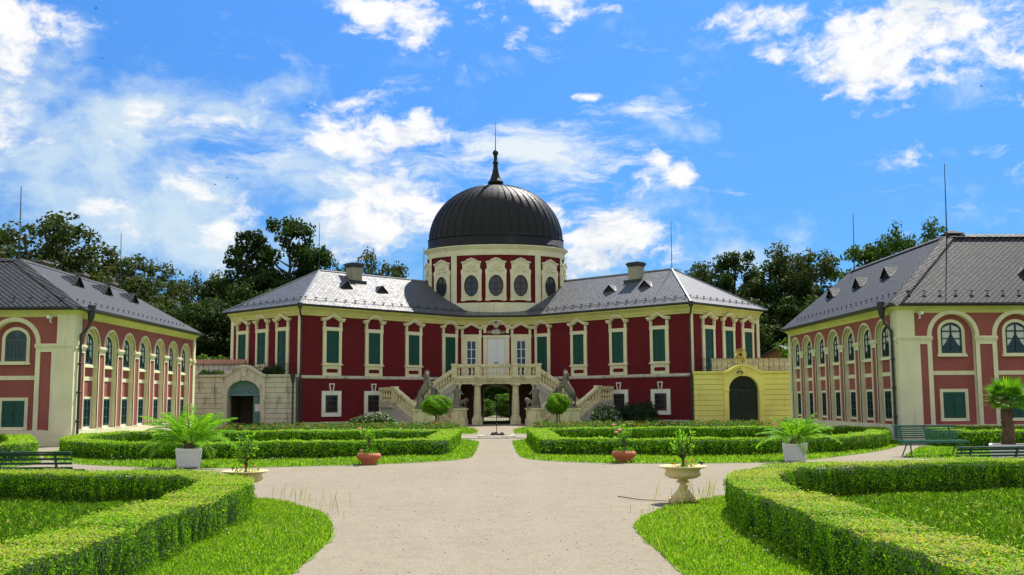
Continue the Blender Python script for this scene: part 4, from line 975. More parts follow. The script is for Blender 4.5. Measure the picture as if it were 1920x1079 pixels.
def lion_statue(s, loc):
    t = thing('lion_statue', 'weathered stone draped woman with a lion at her side, on the '+('left' if s < 0 else 'right')+' stair pedestal', 'statue', loc, 0, 'lion statues on the staircase')
    sx = -s
    mb = MB(); mb.box(-.46, .46, -.42, .42, 0, .10); mb.lathe([(.34, .1), (.28, .2), (.05, .26)], 7, 0, (-sx*.1, 0, 0)); mb.build('rock_base', STATUE, t)
    mb = MB()                                                     # long folded robe
    mb.lathe([(.26, .08), (.27, .25), (.23, .55), (.19, .80), (.165, .95), (.19, 1.08), (.20, 1.22), (.10, 1.30)], 36, 0, (-sx*.14, 0, 0), .8, wob=lambda a, z: 1+.09*math.sin(9*a+z*3)*(1.3-z))
    mb.build('robe', STATUE, t, smooth=True)
    V, E = [], []; b = -.14
    V.append((b, 0, .95, .14, .11)); c = chain(V, E, [(b, 0, 1.18, .17, .11), (b+.01, -.01, 1.31, .07), (b+.02, -.02, 1.37, .06)], 0); chain(V, E, [(b+.04, -.04, 1.47, .10), (b+.05, -.04, 1.56, .075)], c)
    chain(V, E, [(b+.17, -.03, 1.22, .065), (b+.26, -.12, 1.02, .055), (b+.40, -.18, .90, .04), (b+.46, -.2, .87, .03)], 1)
    chain(V, E, [(b-.17, -.03, 1.22, .065), (b-.24, -.08, 1.0, .055), (b-.12, -.2, .88, .045), (b-.05, -.22, .86, .03)], 1)
    skin('woman_figure', V, E, STATUE, t, sub=2, sx=sx)
    V, E = [], []; V.append((.10, .02, .42, .12))
    c = chain(V, E, [(.25, 0, .44, .13), (.38, -.02, .47, .15), (.46, -.06, .54, .15)], 0); chain(V, E, [(.50, -.12, .52, .12), (.53, -.2, .46, .07)], c)
    for q in (-1, 1):
        chain(V, E, [(.38, q*.11-.03, .30, .065), (.40, q*.11-.03, .16, .05), (.44, q*.11-.06, .11, .055)], 2)
        chain(V, E, [(.08, q*.12, .28, .085), (.02, q*.12, .2, .05), (.08, q*.12-.03, .11, .055)], 0)
    chain(V, E, [(.0, .06, .4, .03), (-.04, .12, .3, .025), (0, .2, .2, .04)], 0)
    skin('lion_figure', V, E, STATUE, t, sub=2, sx=sx)
for s in (-1, 1):
    horse_statue(s, (*PED[s][0], 1.12)); lion_statue(s, (*PED[s][1], 1.13))

# ================================================================== GATEWAYS AND TERRACES
def scroll(mb, c, r, turns, n, rad, sgn=1, a0=0.0):
    mb.tube([(c[0]+sgn*r*(1-i/n*.8)*math.cos(a0+turns*2*PI*i/n), c[1], c[2]+r*(1-i/n*.8)*math.sin(a0+turns*2*PI*i/n)) for i in range(n+1)], rad, 4, 0, False)
def railing(x0, x1, y, zf, h, pitch=.62):
    """wrought scrollwork; zf(x) gives the coping height"""
    mb = MB(); k = round((x1-x0)/pitch); xs = np.linspace(x0, x1, k+1); top = max(zf(x0), zf(x1))+h
    mb.box(x0, x1, y-.015, y+.015, top-.025, top)
    mb.tube([(x, y, zf(x)+.06) for x in np.linspace(x0, x1, 60)], .012, 4)
    for i, x in enumerate(xs):
        mb.box(x-.013, x+.013, y-.013, y+.013, zf(x), top); mb.lathe([(0.0, top), (.03, top+.04), (0, top+.09)], 6, 0, (x, y, 0))
        if i < k:
            c = x+pitch/2; zl = zf(c); hh = top-zl; q = min(hh*.26, .17)
            mb.box(c-.009, c+.009, y-.009, y+.009, zl, top)
            if q > .05:
                for sg in (-1, 1):
                    scroll(mb, (c+sg*q*.95, y, top-.02-q), q*.85, 1.4, 16, .011, sg, .5); scroll(mb, (c+sg*q*.95, y, zl+.08+q*.9), q*.8, 1.4, 16, .011, sg, -.6)
                mb.lathe([(0, zl+hh*.35), (.035, zl+hh*.5), (0, zl+hh*.68)], 6, 0, (c, y, 0))
    return mb
def hump(x0, x1, z0, zt, n=24):
    c = (x0+x1)/2; w = (x1-x0)/2; out = []
    for i in range(n+1):
        t = -1+2*i/n; f = .5+.5*math.cos(PI*min(abs(t), 1)); f = f**.85; out.append((c+t*w, z0+(zt-z0)*f))
    return out
def gateway(name, label, x0, x1, y, cx, hw, zs, zt, zc, zh, pm, gm, depth=.9):
    t = thing(name, label, 'gateway', (cx, y, 0))
    X = lambda x: x-cx
    pw = hw+.30; px0, px1 = cx-pw-.0, cx+pw
    # coursed wall left and right of the portal
    for a, b in ((x0, px0), (px1, x1)):
        mb = MB(); mb.box(X(a), X(b), .05, depth, 0, zc-.16, 1)
        mb.box(X(a), X(b), -.02, .05, 0, .30, 0)
        n = 9; hh = (zc-.16-.32)/n
        for i in range(n): z = .32+i*hh; mb.box(X(a)+.01, X(b)-.01, 0.0, .05, z, z+hh-.022, 0)
        mb.box(X(a), X(b), -.06, depth, zc-.16, zc-.08, 0); mb.box(X(a), X(b), -.11, depth+.05, zc-.08, zc, 0)
        mb.build('wall', [pm, gm], t)
    mb = MB(); HP = hump(px0-.02, px1+.02, zc, zh)
    # portal face below the curved coping
    n = 20; pts = [(hw*math.cos(PI-PI*i/n), zs+(zt-zs)*math.sin(PI*i/n)) for i in range(n+1)]
    up = [(X(px0)+(2*pw)*i/n, np.interp(X(px0)+2*pw*i/n+cx, [p[0] for p in HP], [p[1] for p in HP])-.13) for i in range(n+1)]
    f = -.05
    mb.quad((X(px0), f, 0), (-hw, f, 0), (-hw, f, zs), (X(px0), f, zs)); mb.quad((hw, f, 0), (X(px1), f, 0), (X(px1), f, zs), (hw, f, zs))
    mb.poly([(X(px0), f, zs), (-hw, f, zs), (up[0][0], f, up[0][1])]); mb.poly([(X(px1), f, zs), (up[-1][0], f, up[-1][1]), (hw, f, zs)])
    for i in range(n): mb.quad((pts[i][0], f, pts[i][1]), (pts[i+1][0], f, pts[i+1][1]), (up[i+1][0], f, up[i+1][1]), (up[i][0], f, up[i][1]))
    full = [(-hw, 0)]+pts+[(hw, 0)]
    for a, b in zip(full, full[1:]): mb.quad((a[0], f, a[1]), (b[0], f, b[1]), (b[0], depth, b[1]), (a[0], depth, a[1]))
    for e in (X(px0), X(px1)): mb.quad((e, f, 0), (e, f, zc), (e, depth, zc), (e, depth, 0))
    mb.band([(X(p[0]), p[1]) for p in HP], [(X(p[0]), p[1]-.14) for p in HP], -.16, depth)
    mb.band([(X(p[0]), p[1]-.14) for p in HP], [(X(p[0]), p[1]-.22) for p in HP], -.10, 0)
    aro = [(x*(hw+.14)/hw, zs+(z-zs)*(zt-zs+.14)/(zt-zs)) for x, z in pts]; mb.band(aro, pts, -.08, f)
    for s in (-1, 1):
        a, b = sorted((s*(hw-.02), s*(pw+.03))); mb.box(a, b, -.11, f, zs-.06, zs+.06)
        a, b = sorted((s*(hw+.02), s*(pw-.04))); mb.box(a, b, -.08, f, .32, zs-.06); mb.box(a-.03, b+.03, -.10, f, 0, .32)
    mb.add([(-.10, -.13, zt-.02), (.10, -.13, zt-.02), (.16, -.13, zh-.22), (-.16, -.13, zh-.22), (-.10, f, zt-.02), (.10, f, zt-.02), (.16, f, zh-.22), (-.16, f, zh-.22)], [(0, 1, 2, 3), (0, 4, 5, 1), (1, 5, 6, 2), (3, 2, 6, 7), (0, 3, 7, 4)])
    mb.build('portal', [pm], t)
    return t, (lambda x: float(np.interp(x, [p[0] for p in HP], [p[1] for p in HP], left=zc, right=zc)))
gl, zfl = gateway('stone_gateway', 'weathered grey stone gateway with open blue door between the pink pavilion and the palace', -19.2, -12.02, 61.9, -15.13, .98, 2.08, 2.92, 3.26, 3.86, STONED, GROOVE)
mb = MB(); mb.box(-4.0, 3.0, .9, 4.8, 2.95, 3.10); mb.box(-4.0, -1.25, .9, 4.8, 0, 2.95); mb.box(1.25, 3.0, .9, 4.8, 0, 2.95); mb.box(-1.25, 1.25, 4.4, 4.8, 0, 2.95)
mb.build('terrace', INNER, gl)
mb = MB(); zs, hw, zt = 2.08, .98, 2.92; pts = arc(0, zs, hw, 0, PI, 20, zt-zs)
mb.xz(pts, .30, .36, 0)
for i in range(15): a = PI*(i+.5)/15; mb.tube([(.16*math.cos(a), .29, zs+.12*math.sin(a)), (.9*math.cos(a), .29, zs+.78*math.sin(a))], .018, 4)
mb.band(arc(0, zs, .18, 0, PI, 12), arc(0, zs, .12, 0, PI, 12), .26, .3); mb.box(-hw, hw, .24, .38, zs-.08, zs+.03)
mb.build('fanlight', BLUEDOOR, gl)
mb = MB(); mb.box(.50, .96, .36, .42, .02, 2.0)
for x in np.arange(.55, .95, .055): mb.box(x, x+.008, .35, .36, .1, 1.92)
dl = mb.build('door_leaf', BLUEDOOR, gl)
mb = MB(); mb.box(.60, .90, .335, .345, 1.05, 1.48); mb.build('notice', PAPER, dl)
mb = MB(); mb.lathe([(.07, 0), (.07, .03), (.02, .05)], 10, 0, (0, 0, 0)); mb.tube([(0, 0, 0), (0, .12, 0)], .02, 5); mb.lathe([(.0, -.05), (.05, 0), (.0, .05)], 10, 0, (.20, -.1, -.1)); mb.build('lamp', plain('lamp_white', (.75, .75, .7), .5), gl, (.02, -.16, 3.18))
mb = MB(); mb.tube([(2.95, -.25, 3.25), (2.95, -.2, 3.0), (2.95, -.12, 2.7), (2.95, -.1, .1)], [.16, .12, .055, .055], 8); mb.build('downpipe', ZINC, gl)
ro = railing(-18.9, -12.15, 62.25, zfl, .66).build('railing', IRON, gl, (15.13, -61.9, 0))
gr, zfr = gateway('yellow_gateway', 'bright yellow coursed gateway with a closed dark green arched gate beside the palace', 12.02, 18.3, 62.4, 15.05, .92, 2.18, 3.05, 3.32, 3.76, YELLOW, YELD)
mb = MB(); mb.box(-3.0, 4.0, .9, 4.8, 3.0, 3.15); mb.box(-3.0, 4.0, 4.5, 4.8, 0, 3.0); mb.build('terrace', INNER, gr)
mb = MB(); hw, zs, zt = .92, 2.18, 3.05
mb.xz([(-hw, 0), (hw, 0)]+arc(0, zs, hw, 0, PI, 20, zt-zs), .40, .48, 0); mb.box(-hw, hw, .34, .40, zs-.08, zs+.06); mb.box(-.045, .045, .33, .40, .03, zs-.08)
for a in (-1, 1):
    x0, x1 = sorted((a*.05, a*.90)); mb.box(x0, x1, .36, .40, .80, .92); mb.box(x0, x1, .36, .40, 1.36, 1.42); mb.box(x0, x1, .36, .40, 2.0, 2.08); mb.box(x0+.1, x1-.1, .375, .40, .14, .72)
    for x in np.arange(x0+.05, x1-.02, .085): mb.box(x, x+.038, .37, .40, .92, 2.0)
for i in range(13): q = PI*(i+.5)/13; mb.tube([(.1*math.cos(q), .395, zs+.1*math.sin(q)), (.86*math.cos(q), .395, zs+.8*math.sin(q))], .014, 4)
mb.build('gate_leaf', DGREEN, gr)
mb = MB(); mb.box(-.14, .14, -.22, -.06, 0, .05); mb.lathe([(.06, 0), (.05, -.1), (0, -.12)], 8, 0, (-.14, -.22, 0)); mb.lathe([(.06, 0), (.05, -.1), (0, -.12)], 8, 0, (.14, -.22, 0)); mb.build('lamp', ZINC, gr, (-.28, -.10, 3.28))
railing(12.25, 18.0, 62.75, zfr, .80).build('railing', IRON, gr, (-15.05, -62.4, 0))
mb = MB()
for i in range(16): a = 2*PI*i/16; mb.tube([(.1*math.cos(a), 0, .1*math.sin(a)), (.40*math.cos(a), 0, .40*math.sin(a))], [.03, .045], 5)
mb.band(arc(0, 0, .46, 0, 2*PI, 24), arc(0, 0, .42, 0, 2*PI, 24), -.03, .03); mb.tube([(0, 0, -.44), (0, 0, -.75)], .02, 5)
em = mb.build('gilt_rosette', GOLD, gr, (-.05, .35, 4.34)); em.scale = (.84, .84, .84)
mb = MB(); mb.lathe([(.0, -.06), (.11, -.04), (.11, .04), (0, .06)], 12); mb.build('rosette_hub', IRON, em)
mb = MB(); mb.box(-1.75, 3.6, .75, .95, 3.15, 4.08); mb.box(-1.8, 3.6, .70, 1.0, 4.08, 4.14); mb.build('parapet', CREAM, gr)

# the tile-capped white wall on the left terrace and the wooden shed on the right
tw = thing('garden_wall', 'white garden wall with a red tiled coping behind the stone gateway', 'wall', (-18.2, 66.6, 0))
mb = MB(); mb.box(-2.6, 1.9, 0, .35, 0, 4.05); mb.build('wall', WHITE, tw)
mb = MB(); nn = 26
for i in range(nn):
    x0, x1 = -2.7+4.7*i/nn, -2.7+4.7*(i+1)/nn-.02; mb.add([(x0, -.14, 4.03), (x1, -.14, 4.03), (x1, .17, 4.36), (x0, .17, 4.36), (x0, .5, 4.03), (x1, .5, 4.03), ((x0+x1)/2, -.15, 4.08), ((x0+x1)/2, .16, 4.40)], [(0, 6, 7, 3), (6, 1, 2, 7), (3, 2, 5, 4), (0, 1, 6), (0, 3, 4), (1, 5, 2)])
mb.build('tile_coping', TILE, tw)
sh = thing('wooden_shed', 'brown boarded shed gable with a grey roof behind the yellow gateway', 'shed', (20.9, 75.2, 0), R(-42))
mb = MB(); mb.box(-2.6, 2.6, .06, 6, 0, 4.1); mb.xz([(-2.6, 4.1), (2.6, 4.1), (0, 5.45)], .06, 6)
for i in range(9):
    z = 3.9+i*.18; w = 2.6*min(1, max(0, (5.45-z)/1.35)); w2 = 2.6*min(1, max(0, (5.45-z-.16)/1.35))
    if w > .1: mb.xz([(-w, z), (w, z), (w2, z+.16), (-w2, z+.16)], .0, .06)
mb.build('wall', WOOD, sh)
mb = MB()
for s in (-1, 1): mb.add([(s*2.95, -.3, 3.95), (0, -.3, 5.55), (0, 6.3, 5.55), (s*2.95, 6.3, 3.95), (s*2.95, -.3, 3.87), (0, -.3, 5.45), (0, 6.3, 5.45), (s*2.95, 6.3, 3.87)], [(0, 1, 2, 3), (0, 4, 5, 1), (4, 7, 6, 5), (3, 2, 6, 7), (0, 3, 7, 4)])
mb.build('roof', PSLATE, sh)

# ================================================================== PAVILIONS
def blind_bay(pitch, a, zs, rw, rec, zb0, z_cap, dz):
    """trim of one bay: arch ring, jamb strips, half capitals and the middle band"""
    mb = MB(); hp = pitch/2
    mb.band(arc(0, zs, a+rw, 0, PI, 20), arc(0, zs, a, 0, PI, 20), -.05, .01)
    mb.band(arc(0, zs, a+rw-.03, 0, PI, 20), arc(0, zs, a+.04, 0, PI, 20), -.065, -.05)
    for s in (-1, 1):
        x0, x1 = sorted((s*a, s*(a+rw))); mb.box(x0, x1, -.04, 0, zb0, zs-.17)
        x0, x1 = sorted((s*(a+rw), s*hp)); mb.box(x0, x1, -.04, 0, zs-.32, zs-.17)
        x0, x1 = sorted((s*(a-.03), s*hp)); mb.box(x0, x1, -.07, .02, zs-.17, zs-.10); mb.box(x0, x1, -.10, .03, zs-.10, zs-.03); mb.box(x0, x1, -.06, .02, zs-.03, zs)
        mb.box(x0, x1, -.055, 0, zb0-.02, zb0+.02)
    mb.box(-a, a, rec-.03, rec, 2.52, 2.68)
    # painted reveals in cream
    full = [(-a, zb0)]+[(x, z) for x, z in arc(0, zs, a, PI, 0, 20)]+[(a, zb0)]
    for p, q in zip(full, full[1:]): mb.quad((p[0], -.04, p[1]), (q[0], -.04, q[1]), (q[0], rec, q[1]), (p[0], rec, p[1]))
    return mb.mesh('blind_arch', CREAM)
def arched_window(hw, h, arch, fill, so=.12, nx=2):
    mb = MB(); hs = h-arch
    mb.box(-hw-so, -hw, -.06, 0, 0, hs); mb.box(hw, hw+so, -.06, 0, 0, hs); mb.band(arc(0, hs, hw+so, 0, PI, 16, arch+so), arc(0, hs, hw, 0, PI, 16, arch), -.06, 0)
    mb.box(-hw-so-.05, hw+so+.05, -.12, 0, -.13, -.05); mb.box(-hw-so-.02, hw+so+.02, -.09, 0, -.05, 0)
    me = mb.mesh('arched_window', CREAM)
    if fill == 'shutter': kids = [('shutter', shutter_mesh(2*hw, h, SHUTB, None, arch), [], (0, -.01, 0))]
    else:
        sp = sash_spec(2*hw, h, fill, nx, 3, -.02, .05, .06, arch, True); kids = [(sp[0], sp[1], sp[2])]
    return ('arched_window', me, kids)
def square_window(hw, h, fill, so=.12, nx=2):
    mb = MB(); mb.box(-hw-so, -hw, -.05, 0, -so, h+so); mb.box(hw, hw+so, -.05, 0, -so, h+so); mb.box(-hw, hw, -.05, 0, -so, 0); mb.box(-hw, hw, -.05, 0, h, h+so)
    me = mb.mesh('square_window', CREAM)
    if fill == 'shutter': kids = [('shutter', shutter_mesh(2*hw, h, SHUT), [], (0, -.01, 0))]
    else: sp = sash_spec(2*hw, h, fill, nx, 3, -.02, .05, .06); kids = [(sp[0], sp[1], sp[2])]
    return ('square_window', me, kids)
def pavilion(s, label, xw, yf, ye, c0, pitch, nb, fx, fpitch, nf, apex, zr, yr, fill_f, fill_s, dz):
    t = thing('pavilion', label, 'pavilion', (s*xw, yf, 0), 0, 'pink pavilions flanking the courtyard')
    root = (s*xw, yf); REC = .20; ZT = 5.16; ZP = .60; zs = 3.95+dz
    ws = Wall((s*xw, yf), -s*R(90), root); wf = Wall((s*xw, yf), 0, root)
    dirn = -s                      # local x of the side wall grows inward (left) / outward (right)
    a, rw = .70, .085
    # --- side arcade
    mb = MB()
    ys = [c0+i*pitch for i in range(nb)]
    lx = lambda y: (y-yf)*dirn
    ends = [yf]+[ys[0]-pitch/2]+[ys[0]+pitch*(i+.5) for i in range(nb)]+[ye]
    def piece(mb, x0, x1, cx, a, flat=False):
        if flat: mb.quad((x0, 0, ZP), (x1, 0, ZP), (x1, 0, ZT), (x0, 0, ZT), 0); return
        holed(mb, x0, x1, ZP, ZT, a, zs, zs+a, 0, 0, 0, 1, cx, 18)
        mb.quad((cx-a, REC, ZP), (cx+a, REC, ZP), (cx+a, REC, zs+a), (cx-a, REC, zs+a), 0)
        mb.quad((cx-a, 0, ZP), (cx+a, 0, ZP), (cx+a, REC, ZP), (cx-a, REC, ZP), 1)
    for i, y in enumerate(ys):
        x0, x1 = sorted((lx(y-pitch/2), lx(y+pitch/2))); piece(mb, x0, x1, lx(y), a)
    for y0, y1 in ((yf, ys[0]-pitch/2), (ys[-1]+pitch/2, ye)):
        x0, x1 = sorted((lx(y0), lx(y1))); piece(mb, x0, x1, 0, a, True)
    mb.build('side_wall', [PINK, CREAM], t, ws.at(0), ws.a)
    bay = blind_bay(pitch, a, zs, rw, REC, ZP, zs, dz); aw = arched_window(.54, 1.24, .42, fill_s, .09, 3); sw = square_window(.48, 1.10, fill_s, .09, 3)
    for y in ys:
        obj('blind_arch', bay, t, ws.at(lx(y)), ws.a); inst(aw, t, ws.at(lx(y), 3.22+dz, REC), ws.a); inst(sw, t, ws.at(lx(y), .74+dz, REC), ws.a)
    # --- front
    mb = MB(); af, rf = .85, .17
    fxs = [fx+i*fpitch for i in range(nf)]
    lf = lambda x: (x-xw)*s
    for x in fxs: x0, x1 = sorted((lf(x-fpitch/2), lf(x+fpitch/2))); piece(mb, x0, x1, lf(x), af)
    x0, x1 = sorted((lf(xw), lf(fxs[0]-fpitch/2))); piece(mb, x0, x1, 0, af, True)
    x0, x1 = sorted((lf(fxs[-1]+fpitch/2), lf(xw+26))); piece(mb, x0, x1, 0, af, True)
    mb.build('front_wall', [PINK, CREAM], t, wf.at(0), wf.a)
    bayf = blind_bay(fpitch, af, zs, rf, REC, ZP, zs, dz); awf = arched_window(.41, 1.20, .34, fill_f); swf = square_window(.43, 1.0, 'shutter')
    for x in fxs:
        obj('blind_arch', bayf, t, wf.at(lf(x)), 0); inst(awf, t, wf.at(lf(x), 3.28+dz, REC), 0); inst(swf, t, wf.at(lf(x), .78+dz, REC), 0)
    # --- corner pier, wrapped round the corner, with its capital
    wp = .80; mb = MB(); e = fxs[0]-fpitch/2-xw
    q = lambda x: x*s
    def fb(x0, x1, y0, y1, z0, z1): X0, X1 = sorted((q(x0), q(x1))); mb.box(X0, X1, y0, y1, z0, z1)
    fb(-.06, wp, -.06, .0, 0, 3.72+dz); fb(-.06, .62, -.06, 0, zs, ZT-.02); fb(-.06, e+.0, -.055, 0, 3.63+dz, zs-.17); fb(-.09, e, -.07, .0, zs-.17, zs-.10); fb(-.12, e, -.11, 0, zs-.10, zs-.03); fb(-.08, e, -.07, 0, zs-.03, zs)
    fb(-.06, 0, 0.0, .62, 0, ZT-.02); fb(-.10, 0, 0, .64, zs-.17, zs-.02)
    fb(-.09, wp+.02, -.10, 0, 0, .22)
    mb.build('corner_pier', CREAM, t)
    mb = MB(); fb(wp, 26, -.05, 0.0, 0, ZP); fb(-.05, 0, .62, ye-yf, 0, ZP); mb.build('plinth', CREAM, t)
    mb = MB(); fb(-.055, 0, ye-yf-.34, ye-yf-.002, ZP, ZT-.02); fb(-.10, 0, ye-yf-.36, ye-yf-.002, zs-.17, zs-.02); mb.build('end_strip', CREAM, t)
    # --- remaining outside walls
    D = apex[1]-yf; xo = apex[0]-xw; mb = MB()
    P = lambda x, y, z: (q(x-xw), y-yf, z)
    bk = apex[1]+D; xb = apex[0]+xo
    mb.quad(P(xw, ye, 0), P(xb, ye, 0), P(xb, ye, ZT), P(xw, ye, ZT)); mb.quad(P(xb, ye, 0), P(xb, bk, 0), P(xb, bk, ZT), P(xb, ye, ZT)); mb.quad(P(xb, bk, 0), P(xw+26, bk, 0), P(xw+26, bk, ZT), P(xb, bk, ZT)); mb.quad(P(xw+26, bk, 0), P(xw+26, yf, 0), P(xw+26, yf, ZT), P(xw+26, bk, ZT))
    mb.build('rear_wall', PINK, t)
    # --- cornice and gutter
    path = [(q(26), 0), (0, 0), (0, ye-yf)]
    mb = MB(); mb.sweep(path, [(0, 4.92), (.04, 4.93), (.06, 5.02), (.14, 5.10), (.22, 5.13), (.24, 5.18), (0, 5.2)], 0, flip=-s); mb.build('cornice', CORN, t)
    mb = MB(); mb.sweep(path, [(.26, 5.17), (.40, 5.18), (.46, 5.23), (.46, 5.29), (.36, 5.29)], 0, flip=-s); mb.build('gutter', ZINC, t)
    # --- roof
    oh = .42; z = 5.26; ax, ay = apex; mb = MB(); far = xw+26
    fc = P(xw-oh, yf-oh, z)
    mb.poly([P(far, yf-oh, z), fc, P(ax, ay, zr), P(far, ay, zr)][::1]); mb.poly([fc, P(xw-oh, ye+.3, z), P(ax, yr, zr-.04), P(ax, ay, zr)])
    mb.poly([P(xw-oh, ye+.3, z), P(xb+oh, ye+.3, z), P(ax, yr, zr-.04)]); mb.poly([P(xb+oh, ye+.3, z), P(xb+oh, bk+oh, z), P(ax, ay, zr), P(ax, yr, zr-.04)]); mb.poly([P(xb+oh, bk+oh, z), P(far, bk+oh, z), P(far, ay, zr), P(ax, ay, zr)])
    roof = mb.build('roof', SLATE, t)
    # hip and ridge slates, cut as short overlapping courses
    mb = MB()
    def courses(p, qq, w, step, tilt):
        p, qq = Vector(p), Vector(qq); L = (qq-p).length; d = (qq-p).normalized(); k = int(L/step); sd_ = d.cross(Vector((0, 0, 1))).normalized()
        for i in range(k):
            c = p+d*(i*step); c2 = c+d*(step*1.02); up = Vector((0, 0, .05)); dn = Vector((0, 0, -tilt*w))
            mb.add([c+up*.6, c2+up, c2+sd_*w+dn+up, c+sd_*w+dn+up*.6, c2-sd_*w+dn+up, c-sd_*w+dn+up*.6], [(0, 3, 2, 1), (0, 1, 4, 5)])
    courses(fc, P(ax, ay, zr), .30, .17, .50); courses(P(ax, ay, zr), P(far, ay, zr), .24, .3, .6); courses(P(ax, ay, zr), P(ax, yr, zr-.04), .22, .3, .6)
    mb.build('ridge_slates', SLATE, roof)
    # snow hooks along both eaves
    slf = (zr-z)/(ay-yf+oh); sls = (zr-z)/(ax-xw+oh)
    mb = MB(); mb.box(-.012, .012, -.012, .012, 0, .11); mb.box(-.08, .08, -.015, .015, .085, .115); hook = mb.mesh('snow_hook', ZINC)
    for i in range(int(12/.62)): obj('snow_hook', hook, roof, P(xw+.5+i*.62, yf-oh+.5, z+.5*slf))
    for i in range(int((ye-yf-1)/.62)): obj('snow_hook', hook, roof, P(xw-oh+.5, yf+.4+i*.62, z+.5*sls), PI/2)
    # --- small gabled dormers
    def dormer(cx, cy, cz, dx, dy, sl, w=.50, up=.42):
        """gable facing (dx, dy) on a slope of rise sl"""
        mb = MB(); d = Vector((dx, dy)); h = Vector((-dy, dx)); c = Vector((cx, cy)); bl = up/sl
        f0, f1 = c+h*w, c-h*w; bk_ = c-d*bl; fo = c+d*.12
        mb.poly([(*f0, cz), (*f1, cz), (*c, cz+up)], 1)
        for f, sg in ((f0, 1), (f1, -1)):
            g = f+h*sg*.10
            mb.poly([(*(g+d*.12), cz-.05), (*fo, cz+up+.04), (*bk_, cz+up+.03), (*(g-d*.10), cz+.03)], 0)
            mb.poly([(*(g+d*.12), cz-.10), (*fo, cz+up-.01), (*fo, cz+up+.04), (*(g+d*.12), cz-.05)], 1)
        mb.box(c.x-.05, c.x+.05, c.y-.05, c.y+.05, cz, cz+.02, 1)
        mb.build('dormer', [SLATE, DARK], roof)
    for y, k in DORM[s]:
        off = k*(ax-xw+oh); c = P(xw-oh+off, y, z+off*sls); dormer(c[0], c[1], c[2], -s, 0, sls)
    for x, k in ((xw+6.3-.35, .42), (xw+13, .42)):
        off = k*(ay-yf+oh); c = P(x, yf-oh+off, z+off*slf); dormer(c[0], c[1], c[2], 0, -1, slf)
    # --- chimneys and lightning rods
    for (x, y, w, h) in CHIMS[s]:
        c = P(x, y, 0); mb = MB(); mb.box(c[0]-w, c[0]+w, c[1]-.35, c[1]+.35, zr-1.2, zr+h); mb.box(c[0]-w-.07, c[0]+w+.07, c[1]-.42, c[1]+.42, zr+h, zr+h+.10); mb.build('chimney', [stone('chimney_brick', (.19, .165, .14)) if 'chimney_brick' not in MATS else MATS['chimney_brick']], roof)
    if s > 0:
        c = P(ax+.35, ay+.3, zr); mb = MB(); mb.box(c[0]-.2, c[0]+.2, c[1]-.2, c[1]+.2, zr-.2, zr+.08); mb.add([(c[0]-.42, c[1]-.4, zr+.08), (c[0]+.42, c[1]-.4, zr+.08), (c[0]+.42, c[1]+.4, zr+.08), (c[0]-.42, c[1]+.4, zr+.08), (c[0], c[1], zr+.27)], [(0, 1, 4), (1, 2, 4), (2, 3, 4), (3, 0, 4), (0, 3, 2, 1)]); mb.build('roof_vent', GROOVE, roof)
    for (y, h) in ((ay, 3.1), (yr-.6, 3.0)):
        c = P(ax, y, zr); mb = MB(); mb.tube([(c[0], c[1], zr-.1), (c[0]+.06*s, c[1], zr+h)], [.03, .016], 5); mb.lathe([(.06, zr), (.05, zr+.12), (.03, zr+.14)], 6, 0, (c[0], c[1], 0)); mb.build('lightning_rod', ZINC, roof)
    # --- downpipe with hopper on the side wall, next to the corner
    mb = MB(); yy = .62; xx = s*-.14
    mb.tube([(s*-.40, yy, 5.42), (s*-.40, yy, 5.20), (s*-.38, yy, 4.90), (s*-.36, yy, 4.78)], [.15, .15, .12, .07], 10); mb.tube([(s*-.36, yy, 4.8), (s*-.30, yy-.05, 4.55), (xx, yy-.28, 4.25), (xx, yy-.28, 4.05), (xx, yy-.28, .15)], .052, 8)
    for z_ in (.9, 2.0, 3.1): mb.lathe([(.07, z_), (.085, z_+.02), (.085, z_+.06), (.07, z_+.08)], 8, 0, (xx, yy-.28, 0))
    mb.build('downpipe', ZINC, t)
    # --- security camera under the front cornice
    mb = MB(); xc = s*(.85 if s < 0 else .80); mb.tube([(xc, -.02, 4.72), (xc, -.16, 4.72), (xc, -.18, 4.84)], .03, 6); mb.box(xc-.05, xc+.05, -.40, -.10, 4.84, 4.95); mb.build('security_camera', SASHW, t)
    if s < 0:
        mb = MB(); mb.box(-.14, .28, -.52, -.14, 0, .34); mb.build('corner_stone', STONED, t)
    return t
DORM = {-1: [(44.9, .62), (48.1, .60), (51.4, .58)], 1: [(44.6, .52), (48.0, .50), (51.4, .46)]}
CHIMS = {-1: [(20.5, 45.6, .42, .20), (20.4, 49.8, .42, .14), (20.4, 53.6, .42, .14)], 1: []}
pavilion(-1, 'pink two-storey pavilion with grey slate roof and closed blue-grey upper front shutters', 16.2, 39.5, 55.3, 41.28, 2.055, 7, 18.46, 2.54, 4, (19.96, 42.8), 7.64, 55.0, 'shutter', SASHB, -.05)
pavilion(1, 'pink two-storey pavilion with steep slate roof and curtained arched front windows', 15.6, 39.45, 54.3, 41.05, 2.01, 7, 17.72, 2.54, 4, (19.15, 42.7), 8.50, 54.6, SASHG, SASHG, .08)
